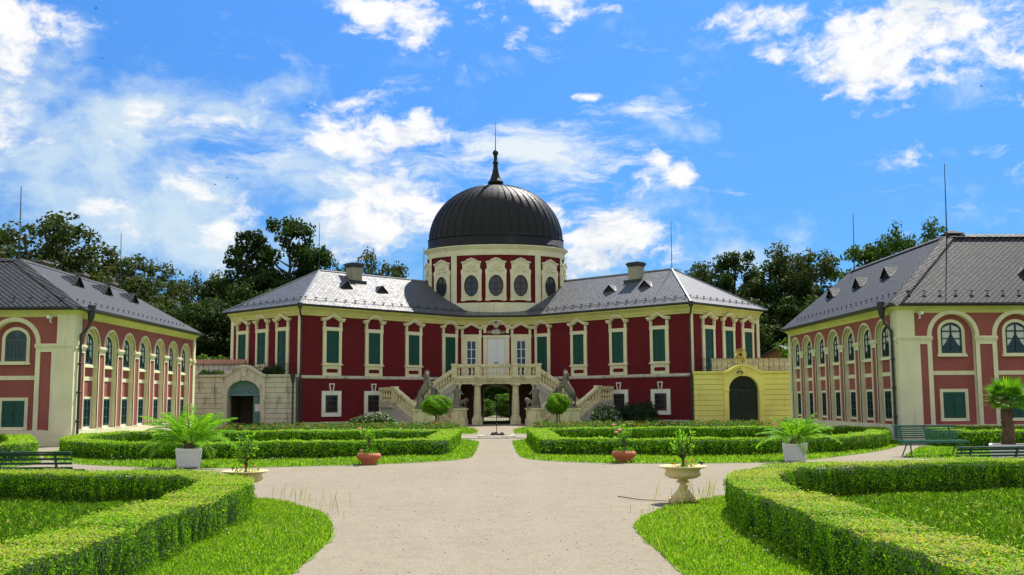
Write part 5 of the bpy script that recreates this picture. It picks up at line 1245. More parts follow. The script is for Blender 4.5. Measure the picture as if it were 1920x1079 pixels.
# birds' places in the air and the wood behind
BIRDS = [(-24.1, 60, 25.3), (-23.6, 60, 22.2), (-13.7, 73, 23.0), (-19.4, 70, 16.6), (-18.6, 70, 17.1), (-17.9, 70, 17.0), (29.5, 60, 20.4)]
_GL, _GR, _GB = 'trees behind the left pavilion', 'trees behind the right pavilion', 'park trees behind the palace passage'
TREES = [
 ('lime', 'bright-edged green tree at the far left above the pavilion ridge', -40.6, 80, 17.3, 8.0, 1, .3, _GL),
 ('oak', 'broad dark tree rising behind the tall lightning rod of the left pavilion', -34.6, 79, 17.5, 10.5, 2, 1.1, _GL),
 ('oak', 'broad rounded tree sloping down to the second lightning rod, left wood', -30.0, 79, 14.6, 9.0, 2, 2.9, _GL),
 ('acacia', 'slender tree with an open airy crown just right of the second left rod', -31.0, 91, 14.7, 6.2, 2, .4, _GL),
 ('acacia', 'slender open-crowned tree, middle of the three airy ones in the left wood', -28.0, 95, 15.0, 6.0, 2, 2.0, _GL),
 ('poplar', 'narrow olive tree, rightmost of the three airy ones in the left wood', -25.2, 94, 14.8, 5.6, 2, 4.1, _GL),
 ('poplar', 'narrow dark tree left of the tallest tree behind the palace', -21.6, 89, 18.7, 5.2, 0, 1.3, _GL),
 ('lime', 'tallest dark tree of the left wood, behind the left palace roof', -18.6, 90, 20.0, 7.6, 0, .2, _GL),
 ('lime', 'dark tree directly right of the tallest one, lower by a third of its crown', -15.6, 93, 17.3, 6.2, 1, 2.4, _GL),
 ('maple', 'green treetop just left of the left palace chimney', -13.7, 97, 15.4, 7.0, 1, 3.3, _GL),
 ('acacia', 'light leafy treetop right of the left palace chimney', -10.7, 100, 17.3, 6.0, 2, 5.1, _GL),
 ('maple', 'low dark bushy tree filling the gap right of the left pavilion roof', -23.4, 77, 9.8, 9.0, 0, .5, _GL),
 ('maple', 'low mid-green bushy tree beyond the left pavilion roof edge', -28.2, 80, 9.5, 9.0, 3, 2.2, _GL),
 ('maple', 'low dark tree just beyond the left palace eave', -19.2, 79, 11.5, 8.0, 0, 4.0, _GL),
 ('sapling', 'bright young tree behind the tiled garden wall', -20.4, 73.5, 5.6, 4.0, 3, 1.0, _GL),
 ('maple', 'dark bushy tree behind the farthest left pavilion chimney', -34.5, 90, 12.0, 11.0, 0, 5.0, _GL),
 ('maple', 'dense green tree at the left end behind the front lightning rod', -44.0, 86, 15.0, 11.0, 1, 3.6, _GL),
 ('oak', 'deep background tree between the airy trunks of the left wood', -26.5, 108, 11.5, 10.0, 0, 1.7, _GL),
 ('oak', 'deep background tree hidden low behind the left palace hip', -19.0, 108, 15.0, 10.0, 0, 5.5, _GL),
 ('oak', 'dark tree right behind the right palace hip with gappy edge', 18.4, 95, 15.6, 7.4, 2, .8, _GR),
 ('lime', 'dark double-topped tree left of the open-crowned one, right wood', 21.9, 92, 16.5, 6.4, 0, 3.0, _GR),
 ('oak', 'broad dark tree in the middle of the right wood', 24.6, 90, 15.8, 8.4, 0, 1.9, _GR),
 ('acacia', 'open-crowned tree with visible limbs in the right wood', 27.6, 88, 16.4, 6.6, 2, 3.9, _GR),
 ('lime', 'dark green tree beneath the rod left of the tallest right tree', 29.6, 83, 15.8, 7.0, 1, 5.2, _GR),
 ('acacia', 'tallest tree above the right pavilion roof', 32.2, 80, 17.0, 6.0, 1, 1.1, _GR),
 ('maple', 'low dark tree filling behind the right palace wing', 19.0, 83, 10.0, 8.0, 0, 2.0, _GR),
 ('maple', 'low dark tree behind the wooden shed', 23.6, 85, 11.0, 9.0, 0, .1, _GR),
 ('maple', 'mid-green low tree left of the right pavilion roof', 27.6, 82, 11.0, 9.0, 1, 4.4, _GR),
 ('sapling', 'pale bright young tree against the right pavilion roof edge', 22.0, 70, 7.6, 4.4, 3, 3.1, _GR),
 ('oak', 'deep background tree low behind the open-crowned right tree', 26.0, 106, 15.0, 10.0, 0, 2.7, _GR),
 ('oak', 'deep background tree low behind the right palace roof end', 17.5, 108, 14.5, 10.0, 0, .9, _GR),
 ('maple', 'wide dark tree behind the long right pavilion roof', 34.5, 86, 13.0, 11.0, 0, 3.3, _GR),
 ('maple', 'dark park tree seen left through the passage arch', -4.2, 118, 9.5, 9.0, 1, .4, _GB),
 ('maple', 'dark park tree seen right through the passage arch', 4.4, 121, 9.5, 9.0, 0, 2.4, _GB),
 ('maple', 'dark tree in the centre of the passage view', 0.4, 132, 10.0, 10.0, 0, 4.8, _GB),
 ('sapling', 'bright green shrub low in the passage view', 1.1, 98, 2.6, 2.8, 3, 1.9, _GB),
 ('sapling', 'lower bright shrub left in the passage view', -1.3, 101, 2.0, 2.6, 3, 3.9, _GB),
]

# ================================================================== HEDGES
def resample(path, step):
    P = [Vector(p) for p in path]; out = [P[0]]; acc = 0
    for a, b in zip(P, P[1:]):
        L = (b-a).length; k = max(1, int(round(L/step)))
        for i in range(1, k+1): out.append(a+(b-a)*(i/k))
    return out
def rounded(path, r, closed=False, n=7):
    """plan path with corners rounded by quadratic curves; r per point or one value"""
    out = []; k = len(path)
    for i in range(k):
        if not closed and i in (0, k-1): out.append(tuple(path[i])); continue
        a, p, b = Vector(path[i-1]), Vector(path[i]), Vector(path[(i+1) % k]); ri = r[i] if hasattr(r, '__len__') else r
        ra = min(ri, (a-p).length*.49); rb = min(ri, (b-p).length*.49); u = (a-p).normalized()*ra; v = (b-p).normalized()*rb
        for t in np.linspace(0, 1, n): out.append(tuple((1-t)**2*(p+u)+2*t*(1-t)*p+t*t*(p+v)))
    if closed: out.append(out[0])
    return out
def hedge(label, path, w, h, dens, ls, seed, closed=False, brown=0.5, inner=True, clip=None):
    rng = np.random.default_rng(seed)
    pts = resample(path, .25); P = np.array([[p.x, p.y] for p in pts])
    T = np.gradient(P, axis=0)
    if closed: T[0] = T[-1] = (P[1]-P[-2])
    T /= np.linalg.norm(T, axis=1, keepdims=True); Nn = np.stack([T[:, 1], -T[:, 0]], 1)
    S = np.concatenate([[0], np.cumsum(np.linalg.norm(np.diff(P, axis=0), axis=1))]); L = S[-1]
    # wavering trimmed body
    def wav(s, k, z): return .030*np.sin(s*1.9+k*2.1+z*2)+.022*np.sin(s*4.7+k+z*5)+.015*np.sin(s*9.1+k*3)
    hw = w/2; prof = [(-hw+.04, 0), (-hw+.03, h*.55), (-hw+.06, h-.06), (-hw*.5, h-.03), (hw*.5, h-.03), (hw-.06, h-.06), (hw-.03, h*.55), (hw-.04, 0)]
    core = MB(); vs = []; m = len(P); q = len(prof)
    for i in range(m):
        for j, (o, z) in enumerate(prof):
            oo = o-math.copysign(.085, o)+wav(S[i], j, z)*.5*(1 if abs(o) > hw*.7 else 0)
            vs.append((P[i, 0]+Nn[i, 0]*oo, P[i, 1]+Nn[i, 1]*oo, max(z-.04+wav(S[i], 9, 0)*.5*(z > h*.8), 0)))
    fs = [(i*q+j, (i+1)*q+j, (i+1)*q+j+1, i*q+j+1) for i in range(m-1) for j in range(q-1)]
    if not closed: fs += [tuple(range(q)), tuple((m-1)*q+j for j in range(q))]
    core.add(vs, fs, 0)
    # leaves over both flanks, the top and the ends
    area = np.array([h, h, w]); per = area.sum(); N = int(dens*L*per)
    s = rng.random(N)*L; side = rng.choice(3, N, p=area/per)
    x = np.interp(s, S, P[:, 0]); y = np.interp(s, S, P[:, 1]); nx = np.interp(s, S, Nn[:, 0]); ny = np.interp(s, S, Nn[:, 1]); nl = np.hypot(nx, ny); nx /= nl; ny /= nl
    off = np.where(side == 0, hw, np.where(side == 1, -hw, (rng.random(N)*2-1)*hw)); z = np.where(side == 2, h, rng.random(N)**.92*h)
    clump = .04*np.sin(s*13+3*np.sin(s*2.3))*np.sin(z*5+s*3.1)+.03*np.sin(s*31+seed)*np.cos(z*2.2+s)
    dep = -np.abs(rng.normal(0, .028, N))+wav(s, side, z)+clump*.5
    off = off+np.where(side == 0, dep, np.where(side == 1, -dep, 0)); z = z+np.where(side == 2, dep*.55+rng.random(N)**9*.05, 0)
    # round the shoulders
    ed = np.clip((z-(h-.09))/.09, 0, 1); off = np.where(side < 2, off-np.sign(off)*ed**2*.06, off)
    C = np.stack([x+nx*off, y+ny*off, np.maximum(z, .01)], 1)
    NV = np.stack([np.where(side == 2, 0, nx*np.sign(off)), np.where(side == 2, 0, ny*np.sign(off)), np.where(side == 2, 1.0, .05)], 1)
    NV = NV+rng.normal(0, .42, (N, 3))
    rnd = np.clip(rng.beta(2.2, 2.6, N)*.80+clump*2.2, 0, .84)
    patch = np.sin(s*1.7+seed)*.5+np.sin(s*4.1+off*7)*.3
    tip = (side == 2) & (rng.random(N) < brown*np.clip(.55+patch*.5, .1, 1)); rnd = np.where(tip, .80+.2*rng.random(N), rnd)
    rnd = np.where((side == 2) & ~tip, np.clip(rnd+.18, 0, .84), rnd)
    lf = ls*(.7+.6*rng.random(N))
    if not closed:                              # close the two ends with leaves
        for e, sg in ((0, -1), (-1, 1)):
            k = int(dens*w*h); o = (rng.random(k)*2-1)*hw; zz = rng.random(k)*h; c = P[e]+T[e]*sg*.0
            C = np.vstack([C, np.stack([c[0]+Nn[e, 0]*o+T[e, 0]*sg*rng.normal(.02, .03, k), c[1]+Nn[e, 1]*o+T[e, 1]*sg*rng.normal(.02, .03, k), zz], 1)])
            NV = np.vstack([NV, np.tile([T[e, 0]*sg, T[e, 1]*sg, .2], (k, 1))+rng.normal(0, .5, (k, 3))]); rnd = np.concatenate([rnd, rng.beta(2.2, 2.6, k)*.8]); lf = np.concatenate([lf, ls*(.7+.6*rng.random(k))])
    if clip:
        k = clip(C[:, 0], C[:, 1]); C, NV, rnd, lf = C[k], NV[k], rnd[k], lf[k]
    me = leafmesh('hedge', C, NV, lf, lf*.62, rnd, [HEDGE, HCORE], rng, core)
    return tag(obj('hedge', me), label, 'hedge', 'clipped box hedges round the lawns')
fl = rounded([(-3.70, 3.0), (-3.74, 9.5), (-3.74, 13.2), (-3.80, 14.8), (-4.1, 15.9), (-4.8, 16.8), (-6.2, 17.4), (-9.5, 17.8), (-14, 17.95)], [0, 3, 2, 1, 1, 1, 1, 2, 0])
hedge('clipped box hedge curving round the near lawn left of the gravel', fl, .74, .50, 4300, .027, 11, brown=.62, clip=lambda x, y: x > -11.5)
fr_ = rounded([(3.42, 3.0), (3.32, 8.0), (3.36, 12.0), (3.42, 13.8), (3.72, 15.2), (4.4, 16.6), (5.6, 17.45), (7.5, 17.95), (9.8, 18.45), (14, 19.4)], [0, 2, 2, 1, 1, 1, 1, 1, 2, 0])
hedge('brown-topped box hedge curving round the near lawn right of the gravel', fr_, .70, .55, 4300, .027, 12, brown=.85, clip=lambda x, y: x < 12.5)
bl = rounded([(-1.8, 30.9), (-6, 29.9), (-9.6, 29.2), (-13.0, 31.6), (-14.7, 36.5), (-14.6, 40.9), (-8, 40.9), (-1.75, 40.7)], [.4, 3, 3, 3.5, 3, 1.6, 3, .5], closed=True)
hedge('long clipped hedge ring in front of the stone gateway', bl, .75, .50, 1250, .052, 13, True, brown=.25)
br = rounded([(1.65, 30.8), (5.5, 30.0), (9.0, 30.3), (11.7, 32.6), (13.9, 37.0), (15.0, 41.4), (8, 42.4), (1.6, 41.6)], [.4, 3, 3, 3.5, 3, 1.6, 3, .5], closed=True)
hedge('long clipped hedge ring in front of the yellow gateway', br, .75, .50, 1250, .052, 14, True, brown=.25)
lh = rounded([(-24, 28.6), (-13.6, 28.6), (-13.4, 29.6), (-16.6, 36.2), (-17.6, 37.5), (-24, 37.6)], [0, .6, 1.2, 1.5, .8, 0])
hedge('clipped hedge below the green shutter of the left pavilion', lh, .75, .52, 950, .056, 15, brown=.2)
rh = rounded([(25, 33.0), (17.5, 33.0), (15.0, 33.8), (15.6, 36.9), (18, 37.9), (25, 38.1)], [0, 2, 1.4, 1.6, 2, 0])
hedge('clipped hedge behind the pale green bench, before the right pavilion', rh, .75, .58, 950, .056, 16, brown=.2)

# ================================================================== GRASS
def inside(poly, x, y):
    c = np.zeros(len(x), bool); n = len(poly)
    for i in range(n):
        (x1, y1), (x2, y2) = poly[i], poly[(i+1) % n]
        if y1 == y2: continue
        k = ((y1 > y) != (y2 > y)) & (x < (x2-x1)*(y-y1)/(y2-y1)+x1); c ^= k
    return c
def grass_obj():
    rng = np.random.default_rng(3); Vs, rn = [], []
    def put(x, y, hgt, wid, lean, col):
        n = len(x); a = rng.random(n)*6.283; l = lean*rng.random(n); b = rng.random(n)*6.283
        dx, dy = np.cos(a)*wid/2, np.sin(a)*wid/2; tx, ty = np.cos(b)*l*hgt, np.sin(b)*l*hgt
        z0 = np.full(n, .005); V = np.empty((n, 4, 3))
        V[:, 0] = np.stack([x-dx, y-dy, z0], 1); V[:, 1] = np.stack([x+dx, y+dy, z0], 1)
        V[:, 2] = np.stack([x+dx*.7+tx*.58, y+dy*.7+ty*.58, z0+hgt*.66], 1); V[:, 3] = np.stack([x+tx, y+ty, z0+hgt*(1-.35*l)], 1)
        Vs.append(V); rn.append(col)
    def scatter(key, box, dens, h, w, lean=.7, mask=None, tone=0.0, dry=.06):
        x0, x1, y0, y1 = box; n = int((x1-x0)*(y1-y0)*dens); x = x0+rng.random(n)*(x1-x0); y = y0+rng.random(n)*(y1-y0)
        k = inside(LAWNS[key], x, y)
        if mask is not None: k &= mask(x, y)
        x, y = x[k], y[k]; n = len(x)
        pt = .5+.5*np.sin(x*2.1+1.3*np.sin(y*1.7))*np.sin(y*1.6+x)
        hh = h*(.45+.75*rng.random(n))*(.7+.6*pt); c = np.clip(rng.beta(2, 2.4, n)*.85+tone+.12*(pt-.5), 0, .86); c = np.where(rng.random(n) < dry, .88+.12*rng.random(n), c)
        put(x, y, hh, w*(.7+.6*rng.random(n)), lean, c)
    scatter('front_left', (-5.2, -1.9, 7, 18.3), 4600, .068, .011, tone=.08, mask=lambda x, y: (x > -3.6) | ((y > 15.2) & (x > -3.6-(y-15.2)*.8)))
    scatter('front_left', (-6.5, -3.0, 14, 18.4), 900, .07, .014, mask=lambda x, y: (y > 17.2))
    scatter('front_left', (-11.5, -4.0, 8.5, 17.6), 1300, .11, .013, .9, mask=lambda x, y: x < -4.05, tone=-.26, dry=.07)
    scatter('front_right', (1.6, 4.6, 6.5, 19), 4600, .068, .011, tone=.10, mask=lambda x, y: (x < 3.3) | ((y > 14.8) & (x < 3.3+(y-14.8)*.7)))
    scatter('front_right', (3.0, 8, 16.5, 20), 900, .07, .014, mask=lambda x, y: y > 18)
    scatter('front_right', (3.7, 13, 7.5, 19.6), 1300, .11, .013, .9, mask=lambda x, y: (y < 17.2+.25*(x-4)), tone=-.24, dry=.11)
    scatter('back_left', (-16, -.6, 25.5, 34), 520, .085, .026, .8, tone=.06)
    scatter('back_right', (.5, 15.4, 26, 40), 420, .085, .028, .8, tone=.06)
    scatter('back_left', (-2, -.6, 30, 47), 300, .08, .03); scatter('back_right', (.5, 2, 30, 47), 300, .08, .03)
    scatter('far_right', (11, 20, 27.4, 34), 300, .08, .03); scatter('far_left', (-22, -12, 26, 36), 260, .08, .03)
    scatter('front_of_palace_left', (-3, -.8, 48, 64), 150, .10, .04); scatter('front_of_palace_right', (.8, 3, 48, 64), 150, .10, .04)
    # taller seed stalks along the near verges
    for key, cx in (('front_left', -2.4), ('front_right', 2.2)):
        n = 160; x = cx+rng.normal(0, .55, n); y = 11+rng.random(n)*7; k = inside(LAWNS[key], x, y); x, y = x[k], y[k]
        put(x, y, .10+.14*rng.random(len(x)), np.full(len(x), .004), .5, .86+.14*rng.random(len(x)))
    n = 50; a = rng.random(n); x = -2.3-1.3*a+rng.normal(0, .12, n); y = 15.2+1.9*a+rng.normal(0, .2, n); put(x, y, .2+.22*rng.random(n), np.full(n, .004), .3, np.full(n, .99))
    n = 60; a = rng.random(n); x = 2.7+.9*a+rng.normal(0, .15, n); y = 15.9+1.3*a+rng.normal(0, .25, n); put(x, y, .2+.28*rng.random(n), np.full(n, .004), .3, np.full(n, .99))
    V = np.concatenate(Vs).reshape(-1, 3); N = len(V)//4
    me = bpy.data.meshes.new('grass'); me.vertices.add(4*N); me.vertices.foreach_set('co', V.astype(np.float32).ravel())
    me.loops.add(4*N); me.loops.foreach_set('vertex_index', np.arange(4*N, dtype=np.int32)); me.polygons.add(N); me.polygons.foreach_set('loop_start', np.arange(0, 4*N, 4, dtype=np.int32))
    me.materials.append(GRASSM); at = me.attributes.new('rnd', 'FLOAT', 'FACE'); at.data.foreach_set('value', np.concatenate(rn).astype(np.float32)); me.update(calc_edges=True); me.validate()
    return stuff(obj('grass', me), 'short uneven grass on the lawns and verges', 'grass')
grass_obj()
def pebbles():
    rng = random.Random(77); mb = MB()
    for i in range(520):
        y = 7.5+rng.random()**1.6*22; hwid = 1.6 if y < 14 else (1.6+(y-14)*.5); x = rng.uniform(-1, 1)*min(hwid, 4.5); r = rng.uniform(.004, .009)*(1+.03*y)
        mb.lathe([(r, 0), (r*.9, r*.5), (r*.3, r*.85)], 5, rng.randrange(2), (x, y, .004), rng.uniform(.6, 1.1), rng.random()*3, rng.random()*3+2*PI)
    stuff(mb.build('pebbles', [plain('pale_pebble', (.36, .33, .28), .9, 0, .3, 30), plain('dark_pebble', (.20, .17, .13), .9, 0, .3, 30)], uv=False), 'loose small stones scattered over the gravel', 'pebbles')
pebbles()
# little yellow and white flowers in the grass
def specks():
    rng = np.random.default_rng(8); pts = []
    for (x0, x1, y0, y1, n, c) in ((1.9, 3.0, 9.5, 15.5, 45, 0), (2.4, 3.3, 15.2, 16.4, 40, 0), (4.2, 6.2, 15.2, 17.2, 14, 0), (1.9, 3.0, 10, 15, 22, 1), (-3.3, -2.1, 10, 15, 12, 1), (4, 10, 11, 17, 30, 1), (-12, -1.5, 26.8, 29, 60, 1), (2, 9, 27.4, 29.5, 45, 0)):
        for _ in range(n): pts.append((x0+rng.random()*(x1-x0), y0+rng.random()*(y1-y0), .06+.10*rng.random(), c))
    for c, m, nm, lb in ((0, PETY, 'yellow_flowers', 'scattered small yellow flowers in the lawns'), (1, MATS['white_paint'], 'daisies', 'scattered tiny white daisies in the lawns')):
        mb = MB()
        for x, y, z, k in pts:
            if k != c: continue
            r = .009*(1 if y < 20 else 1.7); mb.lathe([(r, 0), (r*.5, .008), (0, .01)], 6, 0, (x, y, z)); mb.tube([(x, y, 0), (x, y, z)], .002, 3, 1, False)
        stuff(mb.build(nm, [m, GRASSM], uv=False), lb, 'flowers')
specks()

# ================================================================== FLOWER BEDS AND BUSHES BY THE PALACE
def flowerbed(label, x0, x1, y0, y1, n, seed):
    rng = np.random.default_rng(seed); k = n*9; c = rng.integers(0, n, k)
    cx = x0+rng.random(n)*(x1-x0); cy = y0+rng.random(n)*(y1-y0); hh = .18+.26*rng.random(n)
    C = np.stack([cx[c]+rng.normal(0, .11, k), cy[c]+rng.normal(0, .11, k), hh[c]*rng.random(k)**.6+.03], 1)
    o = obj('flower_bed', leafmesh('flower_bed', C, rng.normal(size=(k, 3))+[0, -.4, .6], .10+.07*rng.random(k), .06+.03*rng.random(k), rng.random(k)*np.where(C[:, 2] > .2, 1, .85), FLW, rng))
    return stuff(o, label, 'flower bed')
flowerbed('bed of low orange flowers along the left palace front', -15.5, -2.2, 57.0, 60.6, 620, 1)
flowerbed('bed of low orange flowers along the right palace front', 2.2, 15.3, 57.0, 60.6, 620, 2)
def bush(name, label, cat, c, rx, ry, h, n, ls, m, seed, lumps=14, group=None, zb=0.0):
    rng = np.random.default_rng(seed); C, NV = [], []
    for i in range(lumps):
        a = rng.random()*6.283; r = rng.random()**.5*.62; px_, py_ = math.cos(a)*r*rx, math.sin(a)*r*ry; hz = h*(1-.45*r*r)*(.70+.32*rng.random()); lr = .36*min(rx, ry)+.16
        k = n//lumps; d = rng.normal(size=(k, 3)); d[:, 2] = np.abs(d[:, 2])*1.0-.25; d /= np.linalg.norm(d, axis=1, keepdims=True); rr = (.80+.22*rng.random(k))[:, None]
        p = d*rr*[lr*1.05, lr*1.05, hz*.55]+[px_, py_, hz*.46]; C.append(p); NV.append(d+rng.normal(0, .5, (k, 3)))
    C = np.vstack(C); NV = np.vstack(NV); k = C[:, 2] > .02; C, NV = C[k], NV[k]; N = len(C)
    t = obj(name, None, None, (*c, zb)); t.empty_display_size = .3; tag(t, label, cat, group)
    core = MB(); core.lathe([(.62*rx, 0), (.66*rx, h*.3), (.5*rx, h*.62), (.2*rx, h*.74), (0, h*.76)], 14, 0, (0, 0, 0), ry/rx)
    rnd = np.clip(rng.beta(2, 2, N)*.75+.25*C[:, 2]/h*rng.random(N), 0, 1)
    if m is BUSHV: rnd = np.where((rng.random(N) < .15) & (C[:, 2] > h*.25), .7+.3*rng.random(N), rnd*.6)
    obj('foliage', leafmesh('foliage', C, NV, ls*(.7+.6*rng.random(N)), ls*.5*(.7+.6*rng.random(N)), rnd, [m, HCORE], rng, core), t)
    mb = MB()
    for i in range(5): a = i*1.3; mb.tube([(.1*math.cos(a), .1*math.sin(a), 0), (.4*rx*math.cos(a), .4*ry*math.sin(a), h*.6)], [.04, .015], 5)
    mb.build('stem', BARK, t); return t
bush('flowering_bush', 'rounded bush covered in white blossom below the left palace windows', 'bush', (-7.3, 61.5), 1.75, 1.1, 1.05, 5200, .14, BUSHV, 21)
bush('flowering_bush', 'small pale-flecked bush at the foot of the right staircase', 'bush', (6.55, 62.3), 1.0, .9, 1.55, 4000, .13, BUSHV, 22)
bush('dark_bush', 'large dark green bush under the right palace windows', 'bush', (8.75, 62.9), 1.8, 1.1, 1.62, 7000, .14, BUSHD, 23, 20)
bush('terrace_plant', 'leafy green plants behind the railing at the left end of the stone gateway', 'plant', (-17.3, 62.75), .95, .3, .55, 1500, .16, TREEM[3], 24, 8, zb=3.1)
bush('terrace_plant', 'dark climbing plant on the railing right of the stone gateway arch', 'plant', (-13.5, 62.6), .8, .28, .85, 1500, .15, TREEM[1], 25, 8, zb=3.1)
def topiary(label, c, r, zc, flat, seed):
    rng = np.random.default_rng(seed); t = thing('topiary_tree', label, 'topiary', (*c, 0), 0, 'ball-clipped trees by the stairs')
    N = 5200; d = rng.normal(size=(N, 3)); d /= np.linalg.norm(d, axis=1, keepdims=True); az = np.arctan2(d[:, 1], d[:, 0])
    rr = r*(1+.10*np.sin(az*3+d[:, 2]*4+seed)+.08*np.sin(az*7+d[:, 2]*6))*(1-np.abs(rng.normal(0, .07, N))); C = d*rr[:, None]*[1, 1, flat]+[0, 0, zc]
    core = MB(); core.lathe([(0.01, -r*.84*flat)]+[(r*.84*math.cos(a), r*.84*flat*math.sin(a)) for a in np.linspace(-1.4, 1.4, 9)]+[(0.01, r*.84*flat)], 14, 0, (0, 0, zc))
    obj('crown', leafmesh('crown', C, d+rng.normal(0, .5, (N, 3)), .10*(.7+.6*rng.random(N)), .06*(.7+.6*rng.random(N)), np.clip(rng.beta(2, 2.2, N)*.8+.25*(d[:, 2] > .3)*rng.random(N), 0, 1), [BALLL, HCORE], rng, core), t)
    mb = MB()
    for dx, dy in ((-.07, 0), (.09, .05), (.0, -.06)): mb.tube([(dx*2.2, dy*2, 0), (dx, dy, zc*.5), (dx*2.5, dy*2, zc)], [.045, .035, .04], 6)
    mb.build('trunk', BARK, t)
topiary('wide ball-clipped topiary tree in front of the left horse statue', (-3.55, 61.2), .86, 1.36, .66, 31)
topiary('round ball-clipped topiary tree in front of the right horse statue', (3.62, 61.2), .68, 1.40, .84, 32)

# ================================================================== POTTED PLANTS
def frond(mb_list, base, az, el, L, droop, nl, ll, rng, rn):
    """feather palm leaf: arching rib with two rows of leaflets; fills the arrays in mb_list"""
    C, NV, TG, LL = mb_list; pts = []
    d = np.array([math.cos(az)*math.cos(el), math.sin(az)*math.cos(el), math.sin(el)]); p = np.array(base, float); h = np.array([math.cos(az), math.sin(az), 0])
    e = el; k = 14; pts.append(p.copy())
    for i in range(k):
        e -= droop/k*(.4+1.2*i/k); p = p+np.array([math.cos(az)*math.cos(e), math.sin(az)*math.cos(e), math.sin(e)])*L/k; pts.append(p.copy())
    pts = np.array(pts); side = np.array([-math.sin(az), math.cos(az), 0])
    for i in range(nl):
        t = .16+.84*i/nl; f = t*k; j = min(int(f), k-1); c = pts[j]+(pts[j+1]-pts[j])*(f-j); tan = pts[j+1]-pts[j]; tan /= np.linalg.norm(tan); up = np.cross(side, tan)
        ln = ll*(.45+.9*math.sin(PI*min(1, .15+t*.85)))*(.85+.3*rng.random())
        for sg in (-1, 1):
            tg = tan*(.55+.4*t)+side*sg*(.85-.35*t)+np.cross(tan, side)*0-up*(-.18)+np.array([0, 0, -.10]); tg = tg+rng.normal(0, .07, 3); tg /= np.linalg.norm(tg)
            C.append(c+tg*ln/2); NV.append(np.cross(tg, tan)+rng.normal(0, .15, 3)); TG.append(tg); LL.append(ln); rn.append(np.clip(rng.beta(2, 2)+.1, 0, 1))
    return pts
def tub(par, w, h):
    mb = MB(); b = w*.40; t_ = w*.5
    vs = [(-b, -b, .03), (b, -b, .03), (b, b, .03), (-b, b, .03), (-t_, -t_, h-.05), (t_, -t_, h-.05), (t_, t_, h-.05), (-t_, t_, h-.05)]
    mb.add(vs, [(0, 3, 2, 1), (0, 1, 5, 4), (1, 2, 6, 5), (2, 3, 7, 6), (3, 0, 4, 7)])
    for sx_ in (-1, 1):
        for sy_ in (-1, 1): mb.tube([(sx_*b, sy_*b, 0), (sx_*t_, sy_*t_, h-.04)], .028, 4)
    for (x0, x1, y0, y1) in ((-t_-.025, t_+.025, -t_-.025, -t_+.05), (-t_-.025, t_+.025, t_-.05, t_+.025), (-t_-.025, -t_+.05, -t_+.05, t_-.05), (t_-.05, t_+.025, -t_+.05, t_-.05)): mb.box(x0, x1, y0, y1, h-.06, h)
    for a, b_ in ((0, 1), (1, 2), (2, 3), (3, 0)):
        p, q = Vector(vs[a]), Vector(vs[b_]); p.z = q.z = .07; mb.tube([p, q], .022, 4)
    mb.build('tub', TUBW, par); mb = MB(); mb.box(-t_+.05, t_-.05, -t_+.05, t_-.05, h-.12, h-.05); mb.build('soil', SOIL, par)
def feather_palm(label, c, w, h, nf, L, seed, spread=1.0):
    rng = np.random.default_rng(seed); t = thing('potted_palm', label, 'potted palm', (*c, 0), math.atan2(-c[0], c[1]), 'palms in white tubs'); tub(t, w, h)
    mb = MB(); mb.lathe([(.10, h-.08), (.13, h), (.12, h+.10), (.07, h+.2), (0, h+.22)], 10, 0, wob=lambda a, z: 1+.15*math.sin(6*a+z*40)); mb.build('trunk', PBARK, t)
    arr = ([], [], [], []); rn = []; rb = MB()
    for i in range(nf):
        az = i*2.39996+rng.normal(0, .2); u = (i+.5)/nf; el = 1.42-1.18*u**.85*spread+rng.normal(0, .07)
        pts = frond(arr, (.04*math.cos(az), .04*math.sin(az), h+.10), az, el, L*(.72+.38*rng.random())*(.75+.35*u), .75+.55*u+rng.normal(0, .12), 30, .25*L/1.3, rng, rn); rb.tube([tuple(p) for p in pts], [.014*(1-.8*j/14) for j in range(15)], 4, 0, False)
    C, NV, TG, LL = [np.array(a) for a in arr]
    me = leafmesh('fronds', C, NV, LL, np.full(len(LL), .024), rn, [PALML, PALML], rng, rb, TG); obj('fronds', me, t)
feather_palm('lush feather palm in a white tub before the left hedge ring', (-7.72, 26.1), .59, .49, 34, 1.5, 41, .90)
feather_palm('smaller drooping feather palm in a white tub before the right hedge ring', (7.78, 26.9), .58, .48, 24, 1.12, 42, .98)
